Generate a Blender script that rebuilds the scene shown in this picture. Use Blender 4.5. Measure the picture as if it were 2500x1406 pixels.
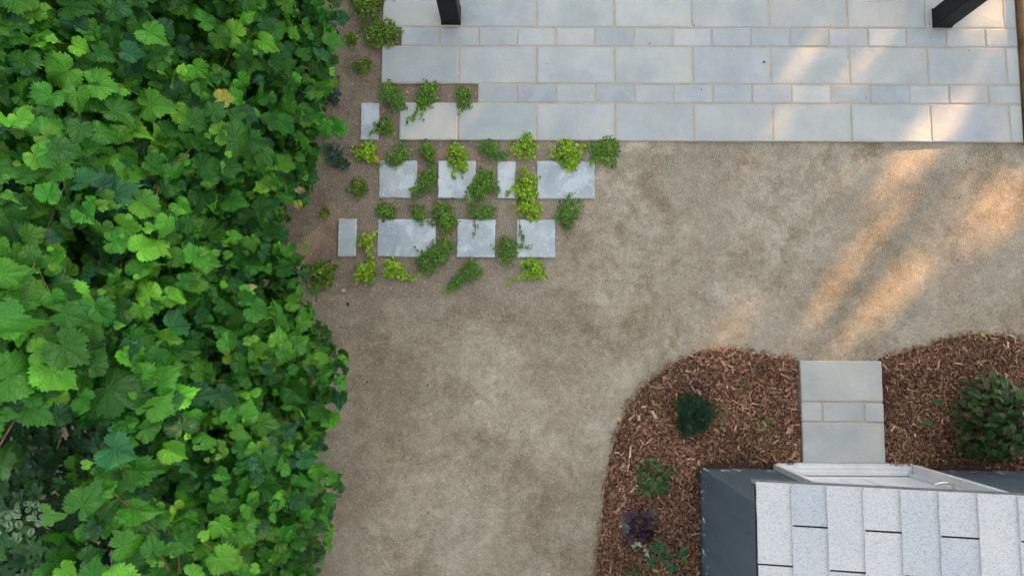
import bpy, math, random
import numpy as np
from mathutils import Matrix, Vector, Euler
for o in list(bpy.data.objects): bpy.data.objects.remove(o)
rng = np.random.default_rng(11); random.seed(11)
S = bpy.context.scene
COL = S.collection
# ------------------------------------------------------------------ camera
CAM_LOC = np.array([0.4771, -1.6346, 5.2675]); CAM_ROT = (0.0897, 0.0072, 0.0062); FPX = 1667.0
cd = bpy.data.cameras.new('camera'); cam = bpy.data.objects.new('camera', cd); COL.objects.link(cam)
cam.location = CAM_LOC; cam.rotation_euler = CAM_ROT
cd.sensor_fit = 'HORIZONTAL'; cd.sensor_width = 36; cd.lens = FPX / 2500 * 36
cd.clip_start = 0.05; cd.clip_end = 500
S.camera = cam
# ------------------------------------------------------------------ sky, sun, exposure
SUN_EL = math.radians(15); SUN_AZ = math.radians(50)        # azimuth counted from +X towards +Y
SUN = np.array([math.cos(SUN_EL)*math.cos(SUN_AZ), math.cos(SUN_EL)*math.sin(SUN_AZ), math.sin(SUN_EL)])
W = bpy.data.worlds.new('World'); S.world = W; W.use_nodes = True
nt = W.node_tree; bg = nt.nodes['Background']
sky = nt.nodes.new('ShaderNodeTexSky'); sky.sky_type = 'NISHITA'; sky.sun_disc = False
sky.sun_elevation = SUN_EL; sky.sun_rotation = math.pi/2 - SUN_AZ
sky.air_density = 1.0; sky.dust_density = 2.5; sky.ozone_density = 1.0
sky_desat = nt.nodes.new('ShaderNodeHueSaturation'); sky_desat.inputs['Saturation'].default_value = .30   # desaturated sky takes out the blue cast, like a white balance
nt.links.new(sky.outputs[0], sky_desat.inputs['Color']); nt.links.new(sky_desat.outputs[0], bg.inputs[0]); bg.inputs[1].default_value = 0.15
sl = bpy.data.lights.new('sun', 'SUN'); sun = bpy.data.objects.new('sun', sl); COL.objects.link(sun)
sl.energy = 4.4; sl.angle = math.radians(0.7); sl.color = (1.0, 0.55, 0.25)
sun.rotation_euler = Vector(SUN).to_track_quat('Z', 'Y').to_euler(); sun.location = (8, 9, 6)
S.view_settings.view_transform = 'Standard'; S.view_settings.look = 'None'
S.view_settings.gamma = 1.0; S.view_settings.exposure = 2.14
S.cycles.max_bounces = 4; S.cycles.diffuse_bounces = 3; S.cycles.transmission_bounces = 2; S.cycles.glossy_bounces = 2
S.cycles.use_adaptive_sampling = True; S.cycles.adaptive_threshold = .02; S.cycles.caustics_reflective = False; S.cycles.caustics_refractive = False
RCAM = np.array(Euler(CAM_ROT, 'XYZ').to_matrix())
def at(px, py, z=0.0):
    d = RCAM @ np.array([(px-1250)/FPX, -(py-703)/FPX, -1.0]); t = (z-CAM_LOC[2])/d[2]
    return CAM_LOC + t*d
PXM = 312.0                                                  # photo pixels per metre on the ground
# ------------------------------------------------------------------ node helper and materials
class G:
    def __init__(s, name):
        s.m = bpy.data.materials.new(name); s.m.use_nodes = True; s.t = s.m.node_tree
        s.b = s.t.nodes['Principled BSDF']; s.out = s.t.nodes['Material Output']
    def n(s, kind, props=None, **ins):
        x = s.t.nodes.new('ShaderNode'+kind)
        for k, v in (props or {}).items(): setattr(x, k, v)
        for k, v in ins.items():
            key = int(k[1:]) if k[0] == 'i' and k[1:].isdigit() else k.replace('_', ' ')
            s.set(x.inputs[key], v)
        return x
    def set(s, sock, v):
        if isinstance(v, bpy.types.NodeSocket): s.t.links.new(v, sock)
        elif isinstance(v, bpy.types.Node): s.t.links.new(v.outputs[0], sock)
        else: sock.default_value = v
    def pos(s): return s.n('NewGeometry').outputs['Position']
    def noise(s, vec, scale, detail=3, rough=.55, dist=0.0):
        return s.n('TexNoise', Vector=vec, Scale=scale, Detail=detail, Roughness=rough, Distortion=dist).outputs['Fac']
    def ramp(s, fac, stops):
        x = s.n('ValToRGB', Fac=fac); e = x.color_ramp.elements
        while len(e) < len(stops): e.new(.5)
        for q, (p, c) in zip(e, stops): q.position = p; q.color = (*c, 1) if len(c) == 3 else c
        return x.outputs[0]
    def f(s, fac, a, b):                                     # smooth map a..b -> 0..1
        return s.n('MapRange', {'interpolation_type': 'SMOOTHSTEP'}, i0=fac, i1=a, i2=b).outputs[0]
    def math(s, op, a, b=0.0, c=0.0): return s.n('Math', {'operation': op}, i0=a, i1=b, i2=c).outputs[0]
    def mix(s, fac, a, b, mode='MIX'):
        x = s.n('Mix', {'data_type': 'RGBA', 'blend_type': mode}); s.set(x.inputs[0], fac)
        for i, v in ((6, a), (7, b)): s.set(x.inputs[i], (*v, 1) if isinstance(v, tuple) and len(v) == 3 else v)
        return x.outputs[2]
    def bump(s, h, strength=.3, dist=.01, normal=None):
        x = s.n('Bump', Height=h, Strength=strength, Distance=dist)
        if normal is not None: s.set(x.inputs['Normal'], normal)
        return x.outputs[0]
    def done(s, color=None, rough=.8, normal=None, metal=0.0, spec=.3):
        if color is not None: s.set(s.b.inputs['Base Color'], (*color, 1) if isinstance(color, tuple) and len(color) == 3 else color)
        s.set(s.b.inputs['Roughness'], rough); s.b.inputs['Metallic'].default_value = metal
        s.b.inputs['Specular IOR Level'].default_value = spec
        if normal is not None: s.set(s.b.inputs['Normal'], normal)
        return s.m

def tint_src(g, obj):
    if obj: return g.n('ObjectInfo').outputs['Color']
    return g.n('Attribute', {'attribute_name': 'tint'}).outputs['Color']

def leaf_material(name, obj, rough=.5, veins=True, trans=.22, margin=None, veinamt=.35):
    g = G(name); col = tint_src(g, obj); p = g.pos()
    col = g.mix(1.0, col, g.ramp(g.noise(p, 9, 3), [(.3, (.78, .8, .8)), (.7, (1.2, 1.16, 1.1))]), 'MULTIPLY')
    nrm = None
    if veins:
        uv = g.n('UVMap', {'uv_map': 'UVMap'}).outputs[0]; sp = g.n('SeparateXYZ', Vector=uv)
        x, y = sp.outputs[0], sp.outputs[1]; ax = g.math('ABSOLUTE', x)
        r = g.math('SQRT', g.math('ADD', g.math('MULTIPLY', x, x), g.math('MULTIPLY', y, y)))
        a = g.math('ARCTAN2', ax, y); best = None
        for ang in (0.0, .62, 1.25, 2.0):
            da = g.math('ABSOLUTE', g.math('SUBTRACT', a, ang))
            d = g.math('MULTIPLY', g.math('SINE', g.math('MINIMUM', da, 1.2)), r)
            best = d if best is None else g.math('MINIMUM', best, d)
        main = g.math('SUBTRACT', 1.0, g.f(best, .004, .03))
        # side veins: rows of stripes leaning off the nearest main vein
        st = g.math('SINE', g.math('MULTIPLY', g.math('SUBTRACT', r, g.math('MULTIPLY', best, .9)), 44.0))
        side = g.f(st, .75, 1.0)
        col = g.mix(g.math('MULTIPLY', main, veinamt), col, g.mix(1.0, col, (1.9, 1.75, 1.7), 'MULTIPLY'))
        col = g.mix(g.math('MULTIPLY', side, veinamt*.45), col, g.mix(1.0, col, (1.5, 1.45, 1.4), 'MULTIPLY'))
        h = g.math('SUBTRACT', g.math('MULTIPLY', g.noise(p, 55, 3), .6), g.math('ADD', g.math('MULTIPLY', main, .9), g.math('MULTIPLY', side, .5)))
        nrm = g.bump(h, .9, .005)
    if margin is not None:
        uv = g.n('UVMap', {'uv_map': 'UVMap'}).outputs[0]; sp = g.n('SeparateXYZ', Vector=uv)
        e = g.math('DIVIDE', g.math('ABSOLUTE', sp.outputs[0]), g.math('ADD', g.math('MULTIPLY', g.math('SINE', g.math('MULTIPLY', sp.outputs[1], 3.14159)), .32), .02))
        e = g.math('ADD', e, g.math('MULTIPLY', g.math('SUBTRACT', g.noise(uv, 7, 2), .5), .5))
        col = g.mix(g.f(e, .15, .8), col, margin)
    back = g.n('NewGeometry').outputs['Backfacing']
    col = g.mix(g.math('MULTIPLY', back, .5), col, g.mix(1.0, col, (1.5, 1.35, 1.9), 'MULTIPLY'))
    g.done(col, rough, nrm, spec=.24)
    tr = g.n('BsdfTranslucent'); g.set(tr.inputs[0], g.mix(1.0, col, (1.5, 1.6, .6), 'MULTIPLY'))
    ms = g.n('MixShader'); ms.inputs[0].default_value = trans
    g.t.links.new(g.b.outputs[0], ms.inputs[1]); g.t.links.new(tr.outputs[0], ms.inputs[2])
    g.t.links.new(ms.outputs[0], g.out.inputs[0])
    return g.m

def mat_ground():
    g = G('gravel_ground'); p = g.pos(); sp = g.n('SeparateXYZ', Vector=p); X, Y = sp.outputs[0], sp.outputs[1]
    big = g.noise(p, 1.1, 5, .6, .4); mid = g.noise(p, 4.5, 5, .65, .6)
    col = g.ramp(big, [(.37, (.252, .207, .145)), (.5, (.345, .292, .215)), (.63, (.42, .367, .283))])
    col = g.mix(g.math('MULTIPLY', g.f(g.noise(p, 1.7, 8, .7, .5), .49, .64), .75), col, (.205, .163, .105))
    col = g.mix(g.math('MULTIPLY', g.f(g.noise(p, 1.6, 6, .7, .2), .54, .66), .45), col, (.40, .352, .275))
    col = g.mix(1.0, col, g.ramp(g.noise(p, 11, 6, .75, .3), [(.34, (.8, .79, .77)), (.5, (1, 1, 1)), (.66, (1.2, 1.2, 1.19))]), 'MULTIPLY')
    olive = g.f(g.math('ADD', mid, g.math('MULTIPLY', g.math('SUBTRACT', big, .5), .8)), .56, .74)
    col = g.mix(g.math('MULTIPLY', olive, .5), col, (.205, .172, .11))
    # bluish grey worn fines
    col = g.mix(g.math('MULTIPLY', g.f(g.noise(p, .8, 3, .5, 1.0), .52, .68), .5), col, (.325, .285, .225))
    # brown planting soil by the hedge and between the stepping stones
    w = g.math('MULTIPLY', g.math('SUBTRACT', g.noise(p, 1.7, 4, .6), .5), 1.3)
    soil = g.math('MULTIPLY', g.f(g.math('ADD', X, w), 1.05, -.1), g.f(g.math('ADD', Y, w), -1.6, -1.0))
    soil = g.math('MAXIMUM', soil, g.math('MULTIPLY', g.f(g.math('ADD', X, g.math('MULTIPLY', w, .6)), -.3, -1.3), .8))
    col = g.mix(g.math('MULTIPLY', soil, .9), col, g.ramp(mid, [(.3, (.145, .107, .076)), (.52, (.225, .175, .13)), (.75, (.28, .226, .17))]))
    # mossy, darker rim by the mulch and the foot of the patio
    grain = g.n('TexVoronoi', Vector=p, Scale=185.0).outputs['Color']
    gs = g.n('SeparateColor', Color=grain)
    col = g.mix(.75, col, g.ramp(gs.outputs[0], [(0, (.68, .66, .63)), (.45, (.97, .97, .96)), (.85, (1.12, 1.1, 1.07)), (1, (1.5, 1.45, 1.36))]), 'MULTIPLY')
    g2 = g.n('SeparateColor', Color=g.n('TexVoronoi', Vector=p, Scale=150.0).outputs['Color'])
    col = g.mix(g.math('MULTIPLY', g.f(g2.outputs[1], .93, .96), .42), col, (.56, .52, .45))
    col = g.mix(g.math('MULTIPLY', g.f(g2.outputs[2], .95, .99), .6), col, (.09, .07, .055))
    fine = g.noise(p, 240, 2, .7)
    h = g.math('ADD', g.math('MULTIPLY', gs.outputs[1], .5), g.math('ADD', g.math('MULTIPLY', fine, .7), g.math('MULTIPLY', mid, 3.0)))
    return g.done(col, .95, g.bump(h, .55, .006), spec=.1)

def mat_slab(name, scum):
    g = G(name); oi = g.n('ObjectInfo'); rnd = oi.outputs['Random']; p = g.pos()
    v = g.n('VectorMath', {'operation': 'ADD'}); g.set(v.inputs[0], p)
    cx = g.n('CombineXYZ'); g.set(cx.inputs[0], g.math('MULTIPLY', rnd, 37.0)); g.set(cx.inputs[1], g.math('MULTIPLY', rnd, 91.0))
    g.set(v.inputs[1], cx.outputs[0]); q = v.outputs[0]
    base = g.ramp(g.noise(q, 2.3, 5, .6, .25), [(.28, (.32, .348, .355)), (.5, (.40, .418, .408)), (.72, (.475, .468, .42))])
    base = g.mix(1.0, base, g.ramp(rnd, [(0, (.86, .89, .92)), (.5, (1, 1, 1)), (1, (1.1, 1.08, 1.04))]), 'MULTIPLY')
    base = g.mix(.35, base, oi.outputs['Color'], 'MULTIPLY')
    cl = g.f(g.noise(q, 3.6, 3, .5, .5), .55, .60)
    base = g.mix(g.math('MULTIPLY', cl, .2), base, (.46, .50, .54))
    # sand stain creeping in from the joints (generated coordinates of each slab)
    tc = g.n('TexCoord').outputs['Generated']; ts = g.n('SeparateXYZ', Vector=tc)
    ex = g.math('MINIMUM', ts.outputs[0], g.math('SUBTRACT', 1.0, ts.outputs[0])); ey = g.math('MINIMUM', ts.outputs[1], g.math('SUBTRACT', 1.0, ts.outputs[1]))
    ed = g.math('ADD', g.math('MINIMUM', g.math('MULTIPLY', ex, 1.6), ey), g.math('MULTIPLY', g.math('SUBTRACT', g.noise(q, 7, 4), .5), .22))
    base = g.mix(g.math('MULTIPLY', g.f(ed, .1, -.02), .55 if not scum else .38), base, (.42, .385, .325))
    base = g.mix(g.math('MULTIPLY', g.f(g.noise(q, 6, 5, .7), .6, .8), .25), base, (.40, .37, .315))
    if scum:
        sc = g.f(g.noise(q, 4.5, 6, .7, .3), .47, .60); st = g.f(g.math('ABSOLUTE', g.math('SUBTRACT', g.noise(q, 3.5, 4, .6, 1.2), .54)), .010, .002)
        base = g.mix(g.math('MULTIPLY', sc, .42), base, (.66, .72, .77))
        base = g.mix(g.math('MULTIPLY', st, .3), base, (.78, .81, .83))
        base = g.mix(g.math('MULTIPLY', g.f(g.noise(q, 38, 2, .5), .74, .78), .8), base, (.12, .12, .13))
    sp = g.noise(q, 190, 2, .6)
    base = g.mix(.5, base, g.ramp(sp, [(.3, (.86, .86, .86)), (.7, (1.12, 1.12, 1.12))]), 'MULTIPLY')
    base = g.mix(g.math('MULTIPLY', g.f(g.noise(q, 75, 1, .5), .765, .79), .55), base, (.8, .82, .82))
    h = g.math('ADD', g.math('MULTIPLY', sp, .4), g.math('MULTIPLY', g.noise(q, 9, 5, .6), 1.2))
    return g.done(base, g.ramp(g.noise(q, 8, 3), [(.3, (.55,)*3), (.7, (.8,)*3)]), g.bump(h, .3, .004), spec=.3)

def mat_simple(name, c1, c2, scale, rough=.8, bump=.2, bscale=None, spec=.3, metal=0.0, dist=.004):
    g = G(name); p = g.pos(); n = g.noise(p, scale, 5, .6)
    return g.done(g.ramp(n, [(.3, c1), (.7, c2)]), rough, g.bump(g.noise(p, bscale or scale*3, 4), bump, dist), metal, spec)

def mat_tint(name, obj, rough=.8, bump=.4, bscale=90, spec=.2):
    g = G(name); c = tint_src(g, obj); p = g.pos()
    c = g.mix(1.0, c, g.ramp(g.noise(p, 70, 3), [(.3, (.72, .7, .68)), (.7, (1.25, 1.22, 1.2))]), 'MULTIPLY')
    return g.done(c, rough, g.bump(g.noise(p, bscale, 3), bump, .003), spec=spec)

def mat_wall():
    g = G('shed_paint'); p = g.pos(); sp = g.n('SeparateXYZ', Vector=p)
    mp = g.n('Mapping', Vector=p); mp.inputs['Scale'].default_value = (6, 6, .5)
    n = g.noise(mp.outputs[0], 2.0, 5, .6)
    c = g.ramp(n, [(.3, (.055, .079, .103)), (.7, (.085, .112, .138))])
    # flaked paint near the foot of the wall
    mp2 = g.n('Mapping', Vector=p); mp2.inputs['Scale'].default_value = (30, 30, 9)
    ch = g.f(g.math('ADD', g.noise(mp2.outputs[0], 1.0, 4, .7), g.math('MULTIPLY', g.f(sp.outputs[2], .30, .0), .12)), .68, .71)
    c = g.mix(ch, c, (.5, .52, .53))
    c = g.mix(g.math('MULTIPLY', g.f(g.noise(mp.outputs[0], 5.0, 3), .6, .8), .35), c, (.12, .11, .11))
    return g.done(c, .55, g.bump(g.noise(p, 160, 3), .18, .002), spec=.3)

def mat_shingle():
    g = G('granule_shingle'); p = g.pos(); rnd = g.n('ObjectInfo').outputs['Random']
    v = g.n('TexVoronoi', Vector=p, Scale=520.0).outputs['Color']; s = g.n('SeparateColor', Color=v)
    k = g.math('ADD', s.outputs[0], g.math('MULTIPLY', g.math('SUBTRACT', g.noise(p, 110, 3, .7), .5), .7))
    c = g.ramp(k, [(.05, (.24, .25, .258)), (.25, (.385, .397, .403)), (.5, (.47, .478, .476)), (1, (.525, .528, .52))])
    c = g.mix(1.0, c, g.ramp(rnd, [(0, (.84, .87, .9)), (.5, (.95, .95, .95)), (1, (1.04, 1.02, 1.0))]), 'MULTIPLY')
    c = g.mix(g.math('MULTIPLY', g.f(g.noise(p, 3.5, 4), .5, .75), .3), c, (.62, .57, .55))
    return g.done(c, .9, g.bump(s.outputs[1], .5, .002), spec=.15)

M = {}
M['ground'] = mat_ground()
M['slab'] = mat_slab('bluestone_paving', False); M['stone'] = mat_slab('bluestone_weathered', True)
M['joint'] = mat_simple('joint_sand', (.37, .335, .275), (.47, .43, .36), 14, .95, .4, 160)
M['mulch'] = mat_simple('bark_mulch_base', (.04, .022, .014), (.115, .065, .042), 40, .95, .9, 120, .1, dist=.01)
M['chip'] = mat_tint('wood_chip', True, .85); M['chips'] = mat_tint('wood_chips', False, .85)
M['gravel'] = mat_tint('gravel_stones', False, .85)
M['leaf'] = leaf_material('vine_leaf', True, .42, trans=.16, veinamt=.45); M['leaves'] = leaf_material('vine_leaves', False, .42, trans=.16, veinamt=.45)
M['small'] = leaf_material('small_leaves', False, .5, veins=False, trans=.25)
M['smallobj'] = leaf_material('shrub_leaf', True, .4, veins=True, trans=.15, veinamt=.25)
M['ivy'] = leaf_material('ivy_leaf', True, .5, veinamt=.2)
M['vari'] = leaf_material('variegated_leaf', True, .5, veins=False, margin=(.25, .33, .2))
M['stem'] = mat_simple('vine_stem', (.11, .05, .03), (.2, .10, .055), 30, .8)
M['gstem'] = mat_simple('green_stem', (.16, .17, .04), (.28, .24, .09), 30, .7)
M['bark'] = mat_simple('tree_bark', (.05, .038, .028), (.13, .1, .075), 9, .95, .8)
M['black'] = mat_simple('black_paint', (.0035, .0035, .004), (.008, .0075, .008), 6, .5, .12, 60, .2)
M['wood'] = mat_simple('weathered_timber', (.11, .065, .03), (.25, .155, .075), 7, .85, .5, 40)
M['wall'] = mat_wall()
M['white'] = mat_simple('white_trim', (.55, .565, .57), (.68, .69, .69), 9, .5, .12, 50)
M['door'] = mat_simple('white_door', (.58, .60, .62), (.66, .675, .69), 4, .4, .08, 30)
M['metal'] = mat_simple('brushed_steel', (.5, .5, .5), (.62, .62, .62), 30, .28, .05, 200, .5, 1.0)
M['tar'] = mat_simple('tar_strip', (.012, .012, .013), (.03, .03, .03), 60, .9)
M['edge'] = mat_simple('drip_edge', (.10, .11, .12), (.18, .19, .2), 20, .5)
M['shingle'] = mat_shingle()
M['dry'] = leaf_material('dry_leaf', True, .7, trans=.1)
M['stoneobj'] = mat_tint('loose_pebble', True, .9)

# ------------------------------------------------------------------ mesh helpers
def nrm(v): v = np.asarray(v, float); return v/(math.sqrt(float(v@v))+1e-9)
class Acc:
    def __init__(s): s.v = []; s.f = []; s.u = []; s.c = []; s.n = 0
    def add(s, T, Mx=None, loc=(0, 0, 0), tint=(1, 1, 1)):
        V, F, U = T; V = V if Mx is None else V @ np.asarray(Mx).T
        s.v.append(V+np.asarray(loc)); s.f.append(F+s.n); s.u.append(U)
        t = np.asarray(tint, float); s.c.append(np.tile(t, (len(V), 1)) if t.ndim == 1 else t); s.n += len(V)
    def mesh(s, name, mat, smooth=True):
        V = np.concatenate(s.v); F = np.concatenate(s.f); U = np.concatenate(s.u); C = np.concatenate(s.c)
        m = bpy.data.meshes.new(name); m.vertices.add(len(V)); m.vertices.foreach_set('co', V.astype(np.float32).ravel())
        m.loops.add(F.size); m.loops.foreach_set('vertex_index', F.astype(np.int32).ravel())
        m.polygons.add(len(F)); m.polygons.foreach_set('loop_start', np.arange(0, F.size, 3, dtype=np.int32))
        uv = m.uv_layers.new(name='UVMap'); uv.data.foreach_set('uv', U[F.ravel()].astype(np.float32).ravel())
        a = m.attributes.new('tint', 'FLOAT_COLOR', 'POINT')
        a.data.foreach_set('color', np.c_[C, np.ones(len(C))].astype(np.float32).ravel())
        m.update(calc_edges=True); m.validate()
        m.polygons.foreach_set('use_smooth', np.full(len(m.polygons), smooth)); m.materials.append(mat)
        return m
    def obj(s, name, mat, parent=None, smooth=True): return put(name, s.mesh(name, mat, smooth), parent)
def tmesh(name, T, mat, smooth=True):
    a = Acc(); a.add(T); return a.mesh(name, mat, smooth)
def put(name, mesh, parent=None, loc=None, Mx=None, color=None, **kw):
    o = bpy.data.objects.new(name, mesh); COL.objects.link(o)
    if parent is not None: o.parent = parent
    if Mx is not None:
        m4 = Matrix([list(r)+[0] for r in np.asarray(Mx).tolist()]+[[0, 0, 0, 1]]); m4.translation = Vector(loc if loc is not None else (0, 0, 0)); o.matrix_local = m4
    elif loc is not None: o.location = loc
    if color is not None: o.color = (*color, 1)
    for k, v in kw.items(): o[k] = v
    return o
def thing(name, label, cat, loc=(0, 0, 0), group=None):
    o = bpy.data.objects.new(name, None); COL.objects.link(o); o.location = loc; o.empty_display_size = .1
    return tag(o, label, cat, group)
def tag(o, label, cat, group=None):
    o['label'] = label; o['category'] = cat
    if group: o['group'] = group
    return o
def frame(normal, tip, size=1.0):
    """3x3 with Z along the normal and Y towards the tip"""
    a, b, c = float(normal[0]), float(normal[1]), float(normal[2]); l = math.sqrt(a*a+b*b+c*c)+1e-9; a /= l; b /= l; c /= l
    u, v, w = float(tip[0]), float(tip[1]), float(tip[2]); d = a*u+b*v+c*w; u -= a*d; v -= b*d; w -= c*d; l = math.sqrt(u*u+v*v+w*w)
    if l < 1e-4: u, v, w = 1-a*a, -a*b, -a*c; l = math.sqrt(u*u+v*v+w*w)+1e-9
    u /= l; v /= l; w /= l; s = size
    return np.array([[(v*c-w*b)*s, u*s, a*s], [(w*a-u*c)*s, v*s, b*s], [(u*b-v*a)*s, w*s, c*s]])
def box(x0, x1, y0, y1, z0, z1, bev=0.0):
    """box with a bevelled top rim"""
    b = bev; V = [(x0, y0, z0), (x1, y0, z0), (x1, y1, z0), (x0, y1, z0), (x0, y0, z1-b), (x1, y0, z1-b), (x1, y1, z1-b), (x0, y1, z1-b)]
    F = [(0, 2, 1), (0, 3, 2)]
    for i in range(4): j = (i+1) % 4; F += [(i, j, 4+j), (i, 4+j, 4+i)]
    if b > 0:
        V += [(x0+b, y0+b, z1), (x1-b, y0+b, z1), (x1-b, y1-b, z1), (x0+b, y1-b, z1)]
        for i in range(4): j = (i+1) % 4; F += [(4+i, 4+j, 8+j), (4+i, 8+j, 8+i)]
        F += [(8, 9, 10), (8, 10, 11)]
    else: F += [(4, 5, 6), (4, 6, 7)]
    V = np.array(V, float); return V, np.array(F), V[:, :2].copy()
def tube(pts, r0, r1=None, sides=5):
    pts = np.asarray(pts, float); r1 = r0 if r1 is None else r1; n = len(pts); V = []; F = []
    for i, p in enumerate(pts):
        t = nrm(pts[min(i+1, n-1)]-pts[max(i-1, 0)]); a = nrm(np.cross(t, (0.3, .2, 1) if abs(t[2]) < .9 else (1, .2, 0))); b = np.cross(t, a)
        r = r0+(r1-r0)*i/max(n-1, 1)
        for k in range(sides):
            w = 2*math.pi*k/sides; V.append(p+r*(a*math.cos(w)+b*math.sin(w)))
    for i in range(n-1):
        for k in range(sides):
            k2 = (k+1) % sides; a, b, c, d = i*sides+k, i*sides+k2, (i+1)*sides+k2, (i+1)*sides+k
            F += [(a, b, c), (a, c, d)]
    for k in range(1, sides-1): F += [(0, k+1, k), ((n-1)*sides, (n-1)*sides+k, (n-1)*sides+k+1)]
    V = np.array(V); return V, np.array(F), V[:, :2].copy()
def fan_leaf(angles, radii, rings, zf):
    """blade radiating from the petiole at the origin, tip on +Y; zf(x, y, t) gives relief"""
    n = len(angles); V = [(0, 0, 0)]; T = [0]
    for t in rings:
        for a, r in zip(angles, radii):
            rr = r if t == 1 else r[0] if isinstance(r, tuple) else r
            V.append((math.sin(a)*rr*t, math.cos(a)*rr*t, 0)); T.append(t)
    V = np.array(V, float); T = np.array(T); F = []
    for i in range(n-1): F.append((0, 1+i+1, 1+i))
    for k in range(len(rings)-1):
        for i in range(n-1):
            a, b = 1+k*n+i, 1+k*n+i+1; c, d = b+n, a+n; F += [(a, b, c), (a, c, d)]
    U = V[:, :2].copy(); V[:, 2] = zf(V[:, 0], V[:, 1], T)
    return V, np.array(F), U
def grape_leaf(seed, npts, rings, lob):
    r = np.random.default_rng(seed)
    A = np.radians([0, 14, 30, 44, 58, 78, 100, 128, 150, 166, 176]); Rr = np.array([1.18, .90, .77-.09*lob, .78, .80+.05*lob, .73-.05*lob, .70, .66, .58, .42, .15])
    ang = np.linspace(-176, 176, npts*2+1); ang = np.radians(ang); rad = []
    for i, a in enumerate(ang):
        b = np.interp(abs(a), A, Rr)*(1+.04*r.normal()); tooth = .085 if i % 2 == 0 else -.04
        if abs(a) < .02: tooth = .06
        rad.append(b*(1+tooth*(.75+.5*r.random())*(1 if abs(a) < 2.8 else .3)))
    # inner rings follow the smooth outline, only the rim is toothed
    n = len(ang); sm = [np.interp(abs(a), A, Rr)*.98 for a in ang]
    f1, f2, f3 = r.uniform(.08, .5), r.uniform(-.1, .5), r.uniform(.03, .09); ph = r.uniform(0, 6.28); asym = r.uniform(-.25, .25); bend = r.uniform(-.7, .35); ba = r.uniform(0, 6.28); wx = r.uniform(.86, 1.08)
    def zf(x, y, t):
        a = np.arctan2(np.abs(x), y); rr = np.hypot(x, y)
        v = np.min(np.abs(a[:, None]-np.array([0, .62, 1.25, 2.0])[None]), axis=1)
        return f1*np.abs(x)-f2*rr**2+.14*np.minimum(v, .28)*rr+bend*np.maximum(0, (x*math.cos(ba)+y*math.sin(ba))-.25)**1.5*1.6+f3*t**3*np.sin(a*np.sign(x)*5+ph)+asym*x*rr
    V = [(0, 0, 0)]; T = [0]
    for t in rings:
        for a, b, s in zip(ang, rad, sm):
            q = b if t == 1 else s*t; V.append((math.sin(a)*q, math.cos(a)*q, 0)); T.append(t)
    V = np.array(V); T = np.array(T); F = []
    for i in range(n-1): F.append((0, 2+i, 1+i))
    for k in range(len(rings)-1):
        for i in range(n-1):
            a, b = 1+k*n+i, 2+k*n+i; F += [(a, b, b+n), (a, b+n, a+n)]
    U = V[:, :2].copy(); V[:, 2] = zf(V[:, 0], V[:, 1], T); V -= [0, .3, 0]; V[:, :2] *= .78; V[:, 0] *= wx
    return V, np.array(F), U
def ovate(w=.34, seed=0, fold=.25, curl=.25, n=6):
    """leaf of length 1 from the origin to +Y"""
    ys = np.linspace(0, 1, n+1); V = []; F = []
    for i, y in enumerate(ys):
        h = w*math.sin(math.pi*min(1, y**.85))*(1 if 0 < i < n else 0)+.004
        z = -curl*(y-.3)**2
        V += [(-h, y, z+fold*h), (0, y, z), (h, y, z+fold*h)]
    for i in range(n):
        for k in (0, 1):
            a = i*3+k; F += [(a, a+1, a+4), (a, a+4, a+3)]
    V = np.array(V); return V, np.array(F), V[:, :2].copy()
def round_leaf(n=7, cup=.25, notch=.0, seed=0, ruffle=.0):
    r = np.random.default_rng(seed); V = [(0, 0, 0)]
    for i in range(n):
        a = 2*math.pi*i/n; q = 1+.08*r.normal()-(notch if i % 2 else 0); V.append((math.sin(a)*q, math.cos(a)*q, cup+ruffle*r.normal()))
    F = [(0, 1+(i+1) % n, 1+i) for i in range(n)]; V = np.array(V); return V, np.array(F), V[:, :2].copy()*.7
def lobed(nl, depth, pts=4, cup=.1, seed=0, span=150):
    """palmate leaf with nl rounded or pointed lobes"""
    r = np.random.default_rng(seed); n = nl*pts*2+1; ang = np.radians(np.linspace(-span, span, n)); rad = []
    for a in ang:
        ph = (a/math.radians(span)*.5+.5)*nl; rad.append((1-depth*abs(2*(ph % 1)-1)**1.5)*(1-.3*abs(a)/math.radians(span))*(1+.03*r.normal()))
    k = r.uniform(-.2, .3)
    return fan_leaf(ang, rad, [.5, 1.0], lambda x, y, t: cup*t**2*np.cos(np.arctan2(x, y)*nl)*.5-k*(x*x+y*y)*.5+.15*np.abs(x))
def chip_t(seed):
    r = np.random.default_rng(seed); V, F, U = box(-.5, .5, -.5, .5, -.5, .5)
    V = V.copy(); V[:, 1] *= np.where(V[:, 0] > 0, r.uniform(.35, 1.0), r.uniform(.5, 1.0)); V += r.normal(0, .08, V.shape); V[:, 2] += .5*r.normal()*(V[:, 0]**2)*2
    return V, F, U
def rand_dir(tilt):
    a = rng.uniform(0, 2*math.pi); t = abs(rng.normal(0, tilt)); return np.array([math.sin(t)*math.cos(a), math.sin(t)*math.sin(a), math.cos(t)])
def vary(c, s=.15, hue=.08): return np.clip(np.asarray(c)*(1+rng.normal(0, s))*(1+rng.normal(0, hue, 3)), .002, .9)
def in_poly(x, y, P):
    x = np.asarray(x); c = np.zeros(x.shape, bool); n = len(P)
    for i in range(n):
        x1, y1 = P[i]; x2, y2 = P[i-1]
        c ^= ((y1 > y) != (y2 > y)) & (x < (x2-x1)*(y-y1)/(y2-y1+1e-12)+x1)
    return c
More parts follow.
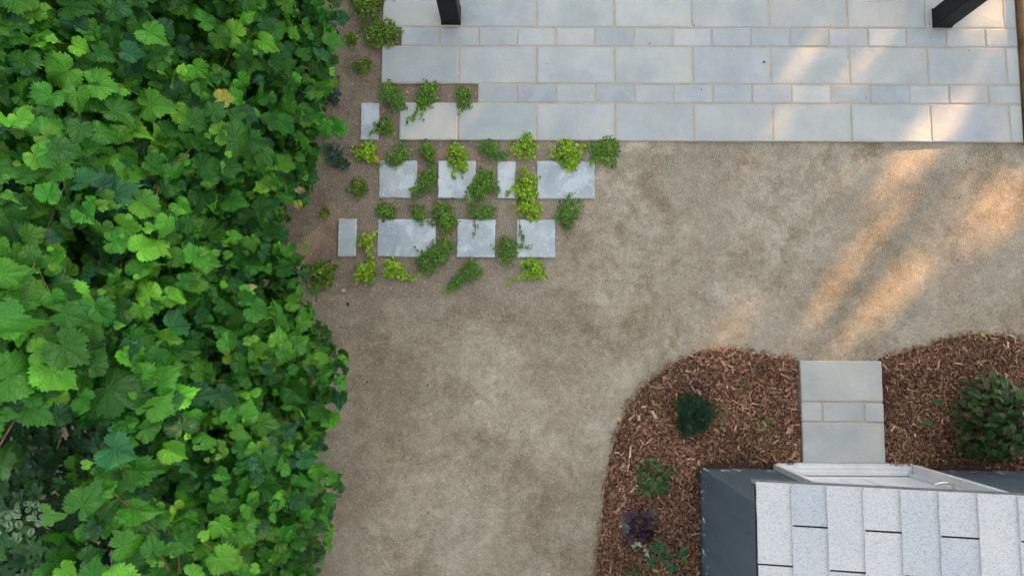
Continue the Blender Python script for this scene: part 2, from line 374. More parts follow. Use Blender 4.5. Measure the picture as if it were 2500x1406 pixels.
def poly_dist(x, y, P):
    d = np.full(np.shape(x), 9.0)
    for i in range(len(P)):
        a = np.array(P[i-1]); b = np.array(P[i]); ab = b-a; t = np.clip(((x-a[0])*ab[0]+(y-a[1])*ab[1])/(ab@ab+1e-9), 0, 1)
        d = np.minimum(d, np.hypot(x-a[0]-t*ab[0], y-a[1]-t*ab[1]))
    return d
# ================================================================== SETTING
# ground: one sheet, finer and slightly uneven near the yard
def ground():
    xs = np.unique(np.r_[-60, -30, -15, -8, np.arange(-5, 6.01, .12), 9, 16, 30, 60]); ys = np.unique(np.r_[-60, -30, -15, -8, np.arange(-5, 3.01, .12), 6, 12, 25, 60])
    X, Y = np.meshgrid(xs, ys); Z = .006*np.sin(X*2.1+.7*np.sin(Y*1.7))*np.sin(Y*2.6+X)+.004*np.sin(X*5.3+Y*3.1)-.008
    n, m = len(xs), len(ys); I = np.arange(n*m).reshape(m, n)
    a, b, c, d = I[:-1, :-1].ravel(), I[:-1, 1:].ravel(), I[1:, 1:].ravel(), I[1:, :-1].ravel()
    V = np.c_[X.ravel(), Y.ravel(), Z.ravel()]; A = Acc(); A.add((V, np.r_[np.c_[a, b, c], np.c_[a, c, d]], V[:, :2].copy()))
    o = A.obj('ground', M['ground']); o['kind'] = 'structure'; return o
ground()
P = .62; Q = P/4; J = .0065                                   # slab module, quarter module, half joint
SLAB_Z = .014
slab_cache = {}
def slab_mesh(w, h, mat, ragged=0, seed=0, thick=.05):
    key = (round(w, 3), round(h, 3), mat, seed)
    if key in slab_cache: return slab_cache[key]
    r = np.random.default_rng(seed+int(w*1000)); nx, ny = max(4, int(w/.035)), max(4, int(h/.035)); amp = .0009 if not ragged else .0016
    rim = []
    for i in range(nx): rim.append((-w/2+w*i/nx, -h/2))
    for i in range(ny): rim.append((w/2, -h/2+h*i/ny))
    for i in range(nx): rim.append((w/2-w*i/nx, h/2))
    for i in range(ny): rim.append((-w/2, h/2-h*i/ny))
    rim = np.array(rim)+r.normal(0, amp, (len(rim), 2)); k = len(rim); cen = rim*np.array([1-.012/w, 1-.012/h])
    V = np.r_[np.c_[rim, np.full(k, -thick)], np.c_[rim, np.full(k, -.004)], np.c_[cen, r.normal(0, .0004, k)], [[0, 0, .0008]]]
    F = []
    for i in range(k):
        j = (i+1) % k; F += [(i, j, k+j), (i, k+j, k+i), (k+i, k+j, 2*k+j), (k+i, 2*k+j, 2*k+i), (2*k+i, 2*k+j, 3*k)]
    slab_cache[key] = tmesh('slab', (V, np.array(F), V[:, :2].copy()), M[mat], False); return slab_cache[key]
def slab(x0, x1, y0, y1, parent, name='slab', mat='slab', z=SLAB_Z, ragged=0, seed=0):
    w, h = x1-x0-2*J, y1-y0-2*J
    c = 1+rng.normal(0, .07); col = np.clip(np.array([1, 1, 1])*c*(1+rng.normal(0, .025, 3)), .3, 1.3)
    o = put(name, slab_mesh(w, h, mat, ragged, seed), parent, ((x0+x1)/2, (y0+y1)/2, z+rng.normal(0, .0012)), color=col)
    o.rotation_euler = (rng.normal(0, .0025), rng.normal(0, .0025), rng.normal(0, .0012))
    return o
# ---- patio: sand bed and slabs laid in alternating courses
XR = 4.437
A = Acc(); bed = [(-.62, 0, 4*Q+2*Q)]
for (x0, x1, y0, y1) in [(-.755*P, XR, 0, 2*Q), (.245*P, XR, 2*Q+.0005, 3*Q), (-P, XR, 3*Q+.0005, 5*Q), (-.755*P, XR, 5*Q+.0005, 6*Q), (-P, XR, 6*Q+.0005, 12*Q)]:
    A.add(box(x0+J, x1, y0+J if y0 == 0 else y0, y1, -.03, SLAB_Z-.0045))
patio = A.obj('patio', M['joint'], smooth=False); patio['kind'] = 'structure'
def course(k0, step, y0, y1, first=None):
    k = k0; x = first if first is not None else k0
    while k*P < XR-.02:
        x1 = min((k+step)*P, XR+J); slab(x*P, x1, y0, y1, patio); k += step; x = k
course(-1, 1, 0, 2*Q, first=-.75)
course(.25, .5, 2*Q, 3*Q); course(-1, 1, 3*Q, 5*Q); course(-.75, .5, 5*Q, 6*Q); course(-1, 1, 6*Q, 8*Q); course(-.75, .5, 8*Q, 9*Q); course(-1, 1, 9*Q, 11*Q)
# ---- path of slabs to the shed door
PX0, PX1 = 2.632, 3.247
A = Acc(); A.add(box(PX0+.004, PX1-.004, -2.468, -1.706, -.03, SLAB_Z+.012)); path = A.obj('path', M['joint'], smooth=False); path['kind'] = 'structure'
zP = SLAB_Z+.018
slab(PX0-J, PX1+J, -2.017, -1.70, path, z=zP); slab(PX0-J, 2.783, -2.167, -2.017, path, z=zP); slab(2.783, 3.100, -2.167, -2.017, path, z=zP)
slab(3.100, PX1+J, -2.167, -2.017, path, z=zP); slab(PX0-J, PX1+J, -2.475, -2.167, path, z=zP)
# ---- stepping stones in the planting pocket
stones = [(-1.25, -1.0, 0, 2*Q, 'narrow upright grey stepping stone level with the patio edge, beside bare soil'),
 (-1, -.5, -3*Q, -Q, 'square grey stepping stone with pale flaked right half, first of the upper row'),
 (-.25, .25, -3*Q, -Q, 'grey stepping stone with ragged right edge, second of the upper row'),
 (.5, .75, -3*Q, -Q, 'narrow upright pale stepping stone between two leafy gaps in the upper row'),
 (1, 1.75, -3*Q, -Q, 'wide pale stepping stone ending the upper row beside open gravel'),
 (-1.5, -1.25, -6*Q, -4*Q, 'narrow upright grey stepping stone nearest the hedge in the lower row'),
 (-1, -.25, -6*Q, -4*Q, 'wide blotchy blue grey stepping stone, second of the lower row'),
 (0, .5, -6*Q, -4*Q, 'square whitish stepping stone in the middle of the lower row'),
 (.75, 1.25, -6*Q, -4*Q, 'square pale stepping stone ending the lower row beside open gravel')]
for i, (a, b, y0, y1, lab) in enumerate(stones):
    o = slab(a*P, b*P, y0, y1, None, 'stepping_stone', 'stone', SLAB_Z-.002, 1, 50+i); tag(o, lab, 'stepping stone', 'stepping stones set in the soil')
    br = [.9, .97, 1.0, 1.05, 1.08, .92, .97, 1.12, 1.12][i]; o.color = (br*.86, br*.98, br*1.12, 1)
# ---- mulch beds
LB = [tuple(at(*q)[:2]) for q in [(1951, 876), (1905, 870), (1850, 860), (1800, 853), (1755, 853), (1700, 866), (1645, 890), (1585, 930), (1535, 985), (1507, 1060), (1492, 1130), (1479, 1200), (1471, 1280), (1461, 1340), (1453, 1406)]] + [(1.02, -3.9), (1.15, -4.6), (1.86, -4.6), (1.86, -2.515), (2.628, -2.51)]
RB = [tuple(at(*q)[:2]) for q in [(2148, 880), (2165, 872), (2205, 863), (2255, 850), (2292, 832), (2340, 824), (2390, 817), (2440, 822), (2500, 830)]] + [(5.0, -1.62), (5.0, -2.515), (3.249, -2.515)]
chip_meshes = [tmesh('wood_chip', chip_t(s), M['chip'], False) for s in range(8)]; chip_ts = [chip_t(s) for s in range(20, 40)]
CHIPC = [(.20, .10, .058), (.255, .14, .082), (.145, .072, .044), (.31, .185, .112), (.39, .255, .158), (.10, .052, .036), (.48, .345, .225), (.22, .145, .108)]
CHIPP = [.24, .22, .17, .13, .08, .09, .03, .04]
def bed(poly, label, nsmall, nbig, seed):
    r = np.random.default_rng(seed); Pn = np.array(poly); lo, hi = Pn.min(0)-.06, Pn.max(0)+.06; st = .03
    xs = np.arange(lo[0], hi[0], st); ys = np.arange(lo[1], hi[1], st); X, Y = np.meshgrid(xs, ys)
    ins = in_poly(X, Y, poly); d = poly_dist(X, Y, poly)*np.where(ins, 1, -1)+r.normal(0, .006, X.shape)
    Z = -.02+.055*np.clip((d+.03)/.12, 0, 1)+r.normal(0, .005, X.shape)*(d > 0)+.012*np.sin(X*7)*np.sin(Y*6)*(d > .05)
    wallside = (Y < -2.44) & (X > 1.78); Z = np.where(wallside & (d < .03), np.maximum(Z, .01), Z)
    n, m = len(xs), len(ys); I = np.arange(n*m).reshape(m, n); keep = (d[:-1, :-1] > -.035) & (d[1:, 1:] > -.035)
    keep &= ~((X[:-1, :-1] > 1.84) & (Y[:-1, :-1] < -2.535))
    px = (X[:-1, :-1] > PX0-.03) & (X[:-1, :-1] < PX1) & (Y[:-1, :-1] < -1.71); keep &= ~px
    a, b, c, e = I[:-1, :-1][keep], I[:-1, 1:][keep], I[1:, 1:][keep], I[1:, :-1][keep]
    V = np.c_[X.ravel(), Y.ravel(), Z.ravel()]; F = np.r_[np.c_[a, b, c], np.c_[a, c, e]]; us = np.unique(F); mp = np.zeros(len(V), int); mp[us] = np.arange(len(us)); V = V[us]; F = mp[F]
    A = Acc(); A.add((V, F, V[:, :2].copy())); root = A.obj('mulch_bed', M['mulch']); root['kind'] = 'structure'; root['label'] = label
    hz = lambda x, y: float(-.02+.055*np.clip((poly_dist(np.array(x), np.array(y), poly)+.03)/.12, 0, 1)+.012*math.sin(x*7)*math.sin(y*6))
    cand = np.c_[r.uniform(lo[0], min(hi[0], 4.6), 60000), r.uniform(max(lo[1], -3.5), hi[1], 60000)]
    dd_ = poly_dist(cand[:, 0], cand[:, 1], poly); i__ = in_poly(cand[:, 0], cand[:, 1], poly); onpath = (cand[:, 0] > PX0-.02) & (cand[:, 0] < PX1+.02)
    ok = (i__ & (dd_ > .004)) | (~i__ & ((dd_ < .045*r.random(60000)**2) | ((dd_ < .16) & (r.random(60000) < .006))) & ~onpath & (((cand[:, 1] > -2.45) & (cand[:, 0] < 1.85)) | (cand[:, 1] > -1.72) | (cand[:, 0] < 1.3)))
    cand = np.c_[cand, np.where(i__, dd_, -dd_)][ok]; it = [0]
    def spot(): it[0] += 1; return cand[it[0] % len(cand)]
    hzv = -.02+.055*np.clip((np.abs(cand[:, 2])+.03)/.12, 0, 1)+.012*np.sin(cand[:, 0]*7)*np.sin(cand[:, 1]*6)
    B = Acc()
    # two noise fields: redder and darker drifts
    for _ in range(nsmall):
        x, y, dd = spot(); L = r.lognormal(math.log(.0128), .5); L = min(L, .055); w = L*r.uniform(.16, .5); w = max(w, .003)
        drift = math.sin(x*6.1+1.3*math.sin(y*5))*math.sin(y*7.3+x*2)
        c = np.array(CHIPC[r.choice(8, p=CHIPP)])*(1+.22*drift)*r.uniform(.75, 1.25)
        z = hzv[it[0] % len(cand)]+r.uniform(0, .014) if dd > 0 else .004+r.uniform(0, .004)
        Mx = frame(nrm([r.normal(0, .32), r.normal(0, .32), 1]), [math.cos(t := r.uniform(0, 6.28)), math.sin(t), 0])
        Mx = np.c_[Mx[:, 1]*L, Mx[:, 0]*w, Mx[:, 2]*r.uniform(.002, .006)]
        B.add(chip_ts[r.integers(20)], Mx, (x, y, z), np.clip(c*1.15, 0, .75))
    s = B.obj('wood_chip_litter', M['chips'], root, False); s['kind'] = 'stuff'
    for _ in range(nbig):
        x, y, dd = spot(); L = r.uniform(.03, .052)*(1.5 if r.random() < .08 else 1); w = L*r.uniform(.16, .42)
        c = np.array(CHIPC[r.choice([1, 3, 4, 6, 0, 7], p=[.15, .25, .25, .15, .12, .08])])*r.uniform(.8, 1.2)
        Mx = frame(nrm([r.normal(0, .18), r.normal(0, .18), 1]), [math.cos(t := r.uniform(0, 6.28)), math.sin(t), 0])
        put('wood_chip', chip_meshes[r.integers(8)], root, (x, y, hzv[it[0] % len(cand)]+.015), np.c_[Mx[:, 1]*L, Mx[:, 0]*w, Mx[:, 2]*r.uniform(.003, .006)], np.clip(c, 0, .8))
    return root, hz
lbed, lh = bed(LB, 'brown bark mulch bed wrapping the shed corner', 24000, 190, 3)
rbed, rh = bed(RB, 'brown bark mulch bed between path and yard edge, round the big shrub', 15000, 110, 4)
# long pale splinters that stand out
for (px, py, L, w, a) in [(1583, 1078, .085, .012, 42), (1538, 1103, .075, .022, 85), (1597, 1012, .06, .02, 118), (1545, 1195, .05, .014, 40), (1775, 947, .045, .016, 88), (1925, 1052, .05, .028, 70), (1560, 1020, .04, .02, 75), (2180, 1045, .05, .014, 55)]:
    w_ = at(px, py, .05); root = lbed if px < 2000 else rbed; ca, sa = math.cos(math.radians(a)), math.sin(math.radians(a))
    put('wood_chip', chip_meshes[px % 8], root, (w_[0], w_[1], .055), np.array([[ca*L, -sa*w, 0], [sa*L, ca*w, 0], [0, 0, .006]]), (.52, .38, .25))
# ---- loose gravel on the ground
A = Acc(); peb = []
for s in range(6):
    V, F, U = box(-.5, .5, -.5, .5, -.3, .4); V = V+np.random.default_rng(s).normal(0, .14, V.shape); V[4:, :2] *= .7; peb.append((V, F, U))
GX = np.c_[rng.uniform(-1.6, 4.6, 9000), rng.uniform(-3.4, 0, 9000)]; bad = in_poly(GX[:, 0], GX[:, 1], LB) | in_poly(GX[:, 0], GX[:, 1], RB) | ((GX[:, 0] > PX0) & (GX[:, 0] < PX1) & (GX[:, 1] < -1.7)) | ((GX[:, 0] > 1.8) & (GX[:, 1] < -2.4))
for a, b, y0, y1, _l in stones: bad |= (GX[:, 0] > a*P-.01) & (GX[:, 0] < b*P+.01) & (GX[:, 1] > y0-.01) & (GX[:, 1] < y1+.01)
for x, y in GX[~bad]:
    if x < .2 and rng.random() < .55: continue
    s = rng.lognormal(math.log(.003), .3); c = vary([(.36, .325, .27), (.30, .265, .215), (.22, .185, .145), (.46, .42, .355), (.33, .32, .31)][rng.choice(5, p=[.3, .3, .18, .12, .1])], .12, .03)
    t = rng.uniform(0, 6.28); A.add(peb[rng.integers(6)], np.array([[math.cos(t), -math.sin(t), 0], [math.sin(t), math.cos(t), 0], [0, 0, .8]])*s, (x, y, -.004), c)
o = A.obj('gravel', M['gravel'], None, False); o['kind'] = 'stuff'; o['label'] = 'loose pale gravel grains scattered over the sandy yard'

# ---- crumbs of soil, bark and straw lying about
A = Acc()
for k in range(300):
    x, y = rng.uniform(-1.0, 4.4), rng.uniform(-3.3, 1.1)
    if y > 0 and rng.random() < .8 or (x > 1.3 and y < -1.75): continue
    L = min(.012, rng.lognormal(math.log(.0065), .4)); t = rng.uniform(0, 6.28); straw = rng.random() < .3; w = L*(.18 if straw else rng.uniform(.4, .9)); L *= 2.2 if straw else 1
    c = vary((.34, .26, .15) if straw else [(.05, .035, .025), (.1, .07, .05), (.03, .028, .025)][rng.integers(3)], .2, .05); z = SLAB_Z+.002 if y > 0 else .003
    A.add(peb[rng.integers(6)], np.array([[math.cos(t)*L, -math.sin(t)*w, 0], [math.sin(t)*L, math.cos(t)*w, 0], [0, 0, .0025]]), (x, y, z), c)
o = A.obj('debris', M['gravel'], None, False); o['kind'] = 'stuff'; o['label'] = 'scattered dark crumbs and bits of straw on gravel and slabs'

# ================================================================== BUILT THINGS
def post(name, x0, y0, label):
    r = thing(name, label, 'post', (x0+.075, y0+.075, 0), 'black posts at the patio')
    w = .075; A = Acc(); b = .006; pts = [(-w+b, -w), (w-b, -w), (w, -w+b), (w, w-b), (w-b, w), (-w+b, w), (-w, w-b), (-w, -w+b)]
    V = np.array([(x, y, z) for z in (SLAB_Z, 2.45) for x, y in pts]); F = []
    for i in range(8): j = (i+1) % 8; F += [(i, j, 8+j), (i, 8+j, 8+i)]
    for i in range(1, 7): F += [(8, 8+i, 9+i)]
    A.add((V, np.array(F), V[:, :2].copy())); A.obj('shaft', M['black'], r, False)
    A = Acc(); A.add(box(-w-.0035, w+.0035, -w-.0035, w+.0035, SLAB_Z, SLAB_Z+.012, .003)); A.obj('base_plate', M['black'], r, False)
    A = Acc(); A.add(box(-w-.012, w+.012, -w-.012, w+.012, 2.45, 2.475, .006)); A.obj('cap', M['black'], r, False)
post('black_post', -.141, .951, 'black square post standing on the patio slab nearest the hedge')
post('black_post', 3.774, .937, 'black square post leaning across the frame at the far patio corner by the timber')
A = Acc(); r = thing('timber_edging', 'brown weathered timber edging along the end of the patio', 'edging', (XR+.02, 0, 0))
y = -.02
for k in range(3):
    A = Acc(); A.add(box(0, .1, y, y+.85, -.02, .055+.004*k, .008)); A.obj('sleeper', M['wood'], r, False); y += .853
# ---- shed
WX, WY = 1.867, -2.518                                        # corner of the walls
EX, EY, EZ, SL = 1.445, -2.163, 2.45, .255                    # eave corner and roof slope
RIDGE = 3.14; BACK = -5.4; RX = 2*RIDGE-EX; WX2 = 2*RIDGE-WX
shed = thing('garden_shed', 'slate blue garden shed with pale shingle roof and white door', 'shed', (WX, WY, 0))
def sp(T, name, mat, parent=shed, smooth=False, **kw):
    V, F, U = T; A = Acc(); A.add((V-np.array([WX, WY, 0]), F, U)); o = A.obj(name, M[mat], parent, smooth)
    for k, v in kw.items(): o[k] = v
    return o
DX0, DX1, DTOP, DY = 2.405, 3.475, 2.08, -2.562
zr = lambda x: EZ-.03+SL*(x-EX)
def prism(pts, axis_vals, axis):
    """extrude polygon (convex) along an axis: pts are (a, z) pairs"""
    n = len(pts); V = []
    for q in axis_vals:
        for a, z in pts: V.append((a, q, z) if axis == 'y' else (q, a, z))
    F = []
    for i in range(n): j = (i+1) % n; F += [(i, j, n+j), (i, n+j, n+i)]
    for i in range(1, n-1): F += [(0, i+1, i), (n, n+i, n+i+1)]
    V = np.array(V, float); return V, np.array(F), V[:, :2].copy()
sp(prism([(WX+.012, 0), (DX0+.01, 0), (DX0+.01, zr(DX0)-.02), (WX+.012, zr(WX)-.02)], (WY, WY-.1), 'y'), 'wall', 'wall')
sp(prism([(DX1-.01, 0), (WX2, 0), (WX2, zr(WX)-.02), (RIDGE, zr(RIDGE)-.02), (DX1-.01, zr(RIDGE)-.02 if DX1 > RIDGE else zr(DX1)-.02)], (WY, WY-.1), 'y'), 'wall', 'wall') if DX1 < RIDGE else sp(prism([(DX1-.01, 0), (WX2, 0), (WX2, zr(WX)-.02), (DX1-.01, zr(2*RIDGE-DX1)-.02)], (WY, WY-.1), 'y'), 'wall', 'wall')
sp(prism([(DX0+.011, DTOP-.005), (DX1-.011, DTOP-.005), (DX1-.011, zr(2*RIDGE-DX1)-.02), (RIDGE, zr(RIDGE)-.02), (DX0+.011, zr(DX0)-.02)], (WY, WY-.1), 'y'), 'gable', 'wall')
sp(box(WX, WX+.1, BACK+.25, WY-.002, 0, zr(WX)-.02), 'wall', 'wall', label='slate blue side wall with flaking paint at its foot')
sp(box(WX2-.1, WX2, BACK+.25, WY-.102, 0, zr(WX)-.02), 'wall', 'wall')
sp(prism([(WX+.101, 0), (WX2-.101, 0), (WX2-.101, zr(WX)-.02), (RIDGE, zr(RIDGE)-.02), (WX+.101, zr(WX)-.02)], (BACK+.35, BACK+.25), 'y'), 'wall', 'wall')
sp(box(WX-.006, WX+.03, WY-.03, WY+.006, 0, zr(WX)-.03, .003), 'corner_trim', 'wall')
# door, frame and sill
door = sp(box(DX0+.075, DX1-.075, DY-.045, DY, .052, DTOP-.07), 'door', 'door')
pw = .245
for (xa, za, zb) in [(2.60, .16, .60), (3.00, .16, .60), (2.60, .74, 1.42), (3.00, .74, 1.42), (2.60, 1.54, 1.86), (3.00, 1.54, 1.86)]:
    # raised moulding round a raised field
    def ring(x0, x1, z0, z1, x2, x3, z2, z3, ya, yb):
        V = [(x0, ya, z0), (x1, ya, z0), (x1, ya, z1), (x0, ya, z1), (x2, yb, z2), (x3, yb, z2), (x3, yb, z3), (x2, yb, z3)]; F = []
        for i in range(4): j = (i+1) % 4; F += [(i, j, 4+j), (i, 4+j, 4+i)]
        V = np.array(V, float); return V, np.array(F), V[:, :2].copy()
    x0, x1 = xa, xa+pw; y = DY+.0006; A = Acc(); off = -np.array([WX, WY, 0])
    for T in (ring(x0, x1, za, zb, x0+.012, x1-.012, za+.012, zb-.012, y, y+.009), ring(x0+.012, x1-.012, za+.012, zb-.012, x0+.03, x1-.03, za+.03, zb-.03, y+.009, y+.001), ring(x0+.03, x1-.03, za+.03, zb-.03, x0+.05, x1-.05, za+.05, zb-.05, y+.001, y+.006)): A.add((T[0]+off, T[1], T[2]))
    T = prism([(x0+.05, za+.05), (x1-.05, za+.05), (x1-.05, zb-.05), (x0+.05, zb-.05)], (y+.006, y+.001), 'y'); A.add((T[0]+off, T[1], T[2]))
    A.obj('door_panel', M['door'], door, False)
FY = -2.478
sp(box(DX0, DX0+.035, WY-.09, FY, .031, DTOP, .004), 'door_frame', 'white'); sp(box(DX1-.035, DX1, WY-.09, FY, .031, DTOP, .004), 'door_frame', 'white')
sp(box(DX0+.035, DX0+.074, DY-.04, WY-.022, .06, DTOP-.03), 'door_stop', 'white'); sp(box(DX1-.074, DX1-.035, DY-.04, WY-.02, .06, DTOP-.03), 'door_stop', 'white')
sp(box(DX0, DX1, WY-.09, FY+.001, DTOP+.001, DTOP+.06, .004), 'door_head', 'white')
sp(box(2.425, 3.455, -2.60, -2.468, .0, .030, .006), 'sill', 'white')
sp(box(2.442, 3.438, -2.56, -2.492, .030, .040, .005), 'sill', 'white'); sp(box(2.479, 3.401, -2.558, -2.524, .040, .052, .004), 'sill', 'white')
# lever handle
def off(T): return (T[0]-np.array([WX, WY, 0]), T[1], T[2])
hx, hz_ = 3.345, .66
A = Acc(); th = np.linspace(0, 2*math.pi, 19)[:-1]
V = np.array([(hx+.036*math.cos(t), yy, hz_+.036*math.sin(t)) for yy in (DY+.001, DY+.02) for t in th]); F = []
for i in range(18): j = (i+1) % 18; F += [(i, j, 18+j), (i, 18+j, 18+i)]
for i in range(1, 17): F += [(18, 18+i, 19+i)]
hd = Acc(); hd.add(off((V, np.array(F), V[:, :2].copy()))); hd.add(off(tube([(hx, DY+.015, hz_), (hx, DY+.07, hz_)], .013, .013, 10)))
hd.add(off(tube([(hx, DY+.068, hz_), (hx-.03, DY+.074, hz_), (hx-.08, DY+.072, hz_+.003), (hx-.12, DY+.06, hz_)], .010, .008, 8)))
hd.add(off(box(hx-.03, hx+.03, DY+.001, DY+.012, hz_-.09, hz_+.09))); hd.obj('handle', M['metal'], door, False)
A = Acc(); A.add(off(tube([(hx, DY+.002, hz_+.16), (hx, DY+.03, hz_+.16)], .03, .026, 14))); A.obj('deadbolt', M['metal'], door, False)
# roof: deck, drip edge, ridge, shingle tabs
A = Acc(); zq = SL*(RIDGE-EX)
for pts in ([(EX, EZ-.028), (RIDGE, EZ-.028+zq), (RIDGE, EZ-.006+zq), (EX, EZ-.006)], [(RIDGE+.001, EZ-.028+zq), (RX, EZ-.028), (RX, EZ-.006), (RIDGE+.001, EZ-.006+zq)]):
    T = prism(pts, (EY-.006, BACK), 'y'); A.add((T[0]-np.array([WX, WY, 0]), T[1], T[2]))
roof = A.obj('roof', M['tar'], shed, False)
sp(prism([(EX-.006, EZ-.05), (RIDGE, EZ-.05+SL*(RIDGE-EX)), (RIDGE, EZ-.009+SL*(RIDGE-EX)), (EX-.006, EZ-.009)], (EY+.006, EY-.0055), 'y'), 'drip_edge', 'edge', roof)
sp(prism([(RIDGE, EZ-.05+SL*(RIDGE-EX)), (RX+.006, EZ-.05), (RX+.006, EZ-.009), (RIDGE, EZ-.009+SL*(RIDGE-EX))], (EY+.006, EY-.0055), 'y'), 'drip_edge', 'edge', roof)
EXPO, TAB, SLOT = .1262, .3135, .0075
cosr = 1/math.sqrt(1+SL*SL)
def tab_mesh(w, seed):
    r = np.random.default_rng(seed); n = 8; V = []; F = []; L = EXPO*1.05/cosr
    for k in range(n+1):
        y = -w*k/n; j = r.normal(0, .0008)
        V += [(0+j, y, .0005), (0+j, y, .008), (L, y, .0012)]
    for k in range(n):
        a = 3*k; F += [(a, a+1, a+4), (a, a+4, a+3), (a+1, a+2, a+5), (a+1, a+5, a+4)]
    F += [(0, 2, 1), (3*n, 3*n+1, 3*n+2)]
    V = np.array(V); return tmesh('shingle', (V, np.array(F), V[:, :2].copy()), M['shingle'], False)
tabs = [tab_mesh(TAB-SLOT, s) for s in range(4)]; cut = {}
ncol = int((RIDGE-EX)/EXPO)
base_y = -2.323                                              # a slot of every second course falls here
for side in (0, 1):
    for i in range(ncol):
        y = base_y+(TAB/2 if i % 2 == 0 else 0)+(.002*math.sin(i*2.3)); y0 = EY+.004
        segs = []; yy = y
        while yy-TAB > y0: yy -= TAB
        while yy < y0: yy += TAB
        if yy-TAB > y0-.04: segs.append((y0, yy-2*TAB+SLOT/2)); yy -= 2*TAB
        while yy > BACK+.02:
            a = min(yy, y0)-(SLOT/2 if yy < y0 else 0); b = max(yy-TAB, BACK)+(SLOT/2); segs.append((a, b)); yy -= TAB
        if side: segs = segs[:6]
        for a, b in segs:
            if a-b < .02: continue
            w = round(a-b, 3)
            if abs(w-(TAB-SLOT)) < .003: m = tabs[rng.integers(4)]
            else: m = cut.setdefault(w, None) or cut.__setitem__(w, tab_mesh(w, int(w*999))) or cut[w]
            x = EX+i*EXPO; z = EZ-.006+SL*(x-EX)+.0012
            o = put('shingle', m, roof); th_ = math.atan(SL)
            if side == 0: Mx = np.array([[math.cos(th_), 0, -math.sin(th_)], [0, 1, 0], [math.sin(th_), 0, math.cos(th_)]]); lx = x
            else: Mx = np.array([[-math.cos(th_), 0, math.sin(th_)], [0, -1, 0], [math.sin(th_), 0, math.cos(th_)]]); lx = 2*RIDGE-x; a = b
            m4 = Matrix([list(q)+[0] for q in Mx.tolist()]+[[0, 0, 0, 1]]); m4.translation = Vector((lx-WX, a-WY, z)); o.matrix_local = m4
A = Acc()
for k in range(11):
    T = prism([(RIDGE-.14, zr(RIDGE)-.0+.03-.14*SL), (RIDGE, zr(RIDGE)+.036), (RIDGE+.14, zr(RIDGE)+.03-.14*SL), (RIDGE, zr(RIDGE)+.045)], (EY-.29*k, EY-.29*k-.285), 'y'); 
    sp(T, 'ridge_cap', 'shingle', roof)
# ================================================================== PLANTS
# ---- grape vine hedge
edge_px = [(-160, 850), (0, 832), (130, 812), (250, 782), (330, 792), (450, 772), (560, 725), (650, 752), (740, 765), (870, 822), (950, 797), (1060, 796), (1180, 838), (1300, 818), (1406, 800), (1600, 800)]
EW = np.array([at(x, y, .55)[:2] for y, x in edge_px])[::-1]
def bulge(y): return float(np.interp(y, EW[:, 1], EW[:, 0]))
PROF = np.array([(-.26, 0), (-.08, .3), (-.015, .6), (-.1, 1.0), (-.27, 1.45), (-.5, 1.85), (-.85, 2.2), (-1.4, 2.42), (-2.3, 2.5)])
PL = np.r_[0, np.cumsum(np.hypot(*np.diff(PROF, axis=0).T))]; PTOT = PL[-1]
def hsurf(s, y, depth=0.0):
    dx, z = np.interp(s, PL, PROF[:, 0]), np.interp(s, PL, PROF[:, 1])
    d2x, d2z = np.interp(min(s+.05, PTOT), PL, PROF[:, 0])-np.interp(max(s-.05, 0), PL, PROF[:, 0]), np.interp(min(s+.05, PTOT), PL, PROF[:, 1])-np.interp(max(s-.05, 0), PL, PROF[:, 1])
    n = nrm([d2z, 0, -d2x]); b = .08*math.sin(y*3.1+s*2.2)+.08*math.sin(y*7.3-s*5.1)+.06*math.sin(s*9.7+y*3.0)+.05*math.sin(y*15+s*4)*math.sin(s*13)
    p = np.array([bulge(y)+dx, y, z])+n*(b-.08-depth); p[2] = max(p[2], .03); return p, n
hole = lambda p: p[2] > 1.3 and p[0] < -1.50+.08*math.sin(p[1]*6) and p[1] < -2.0+.08*math.sin(p[0]*9)
hedge = thing('grape_vine_hedge', 'tall dense hedge of grape vine with toothed green leaves', 'hedge', (-1.6, -1.2, 0))
HO = np.array([-1.6, -1.2, 0])
LT_HI = [grape_leaf(s, 28, [.4, .75, 1.0], [.0, .1, .35, .0][s % 4]) for s in range(18)]
LT_LO = [grape_leaf(40+s, 17, [.6, 1.0], [.0, .3, .6][s % 3]) for s in range(8)]
leaf_meshes = [tmesh('vine_leaf', T, M['leaf']) for T in LT_HI]
GREEN = [((.024, .112, .013), .24), ((.042, .178, .018), .36), ((.026, .11, .036), .10), ((.074, .25, .022), .21), ((.115, .34, .028), .08), ((.2, .37, .035), .006), ((.4, .36, .07), .001)]
GC = [g[0] for g in GREEN]; GP = np.array([g[1] for g in GREEN]); GP /= GP.sum()
def leaf_pose(n, updown):
    nn = nrm(n*rng.uniform(.35, .9)+np.array([0, 0, 1])*rng.uniform(.35, 1.1)+rng.normal(0, .40, 3))
    tip = np.array([.55, 0, -.75])*updown+rng.normal(0, .65, 3)
    return nn, tip
def in_view(p, m=90):
    v = RCAM.T @ (p-CAM_LOC); x, y = 1250+FPX*v[0]/-v[2], 703-FPX*v[1]/-v[2]; return -m < x < 2500+m and -m < y < 1406+m
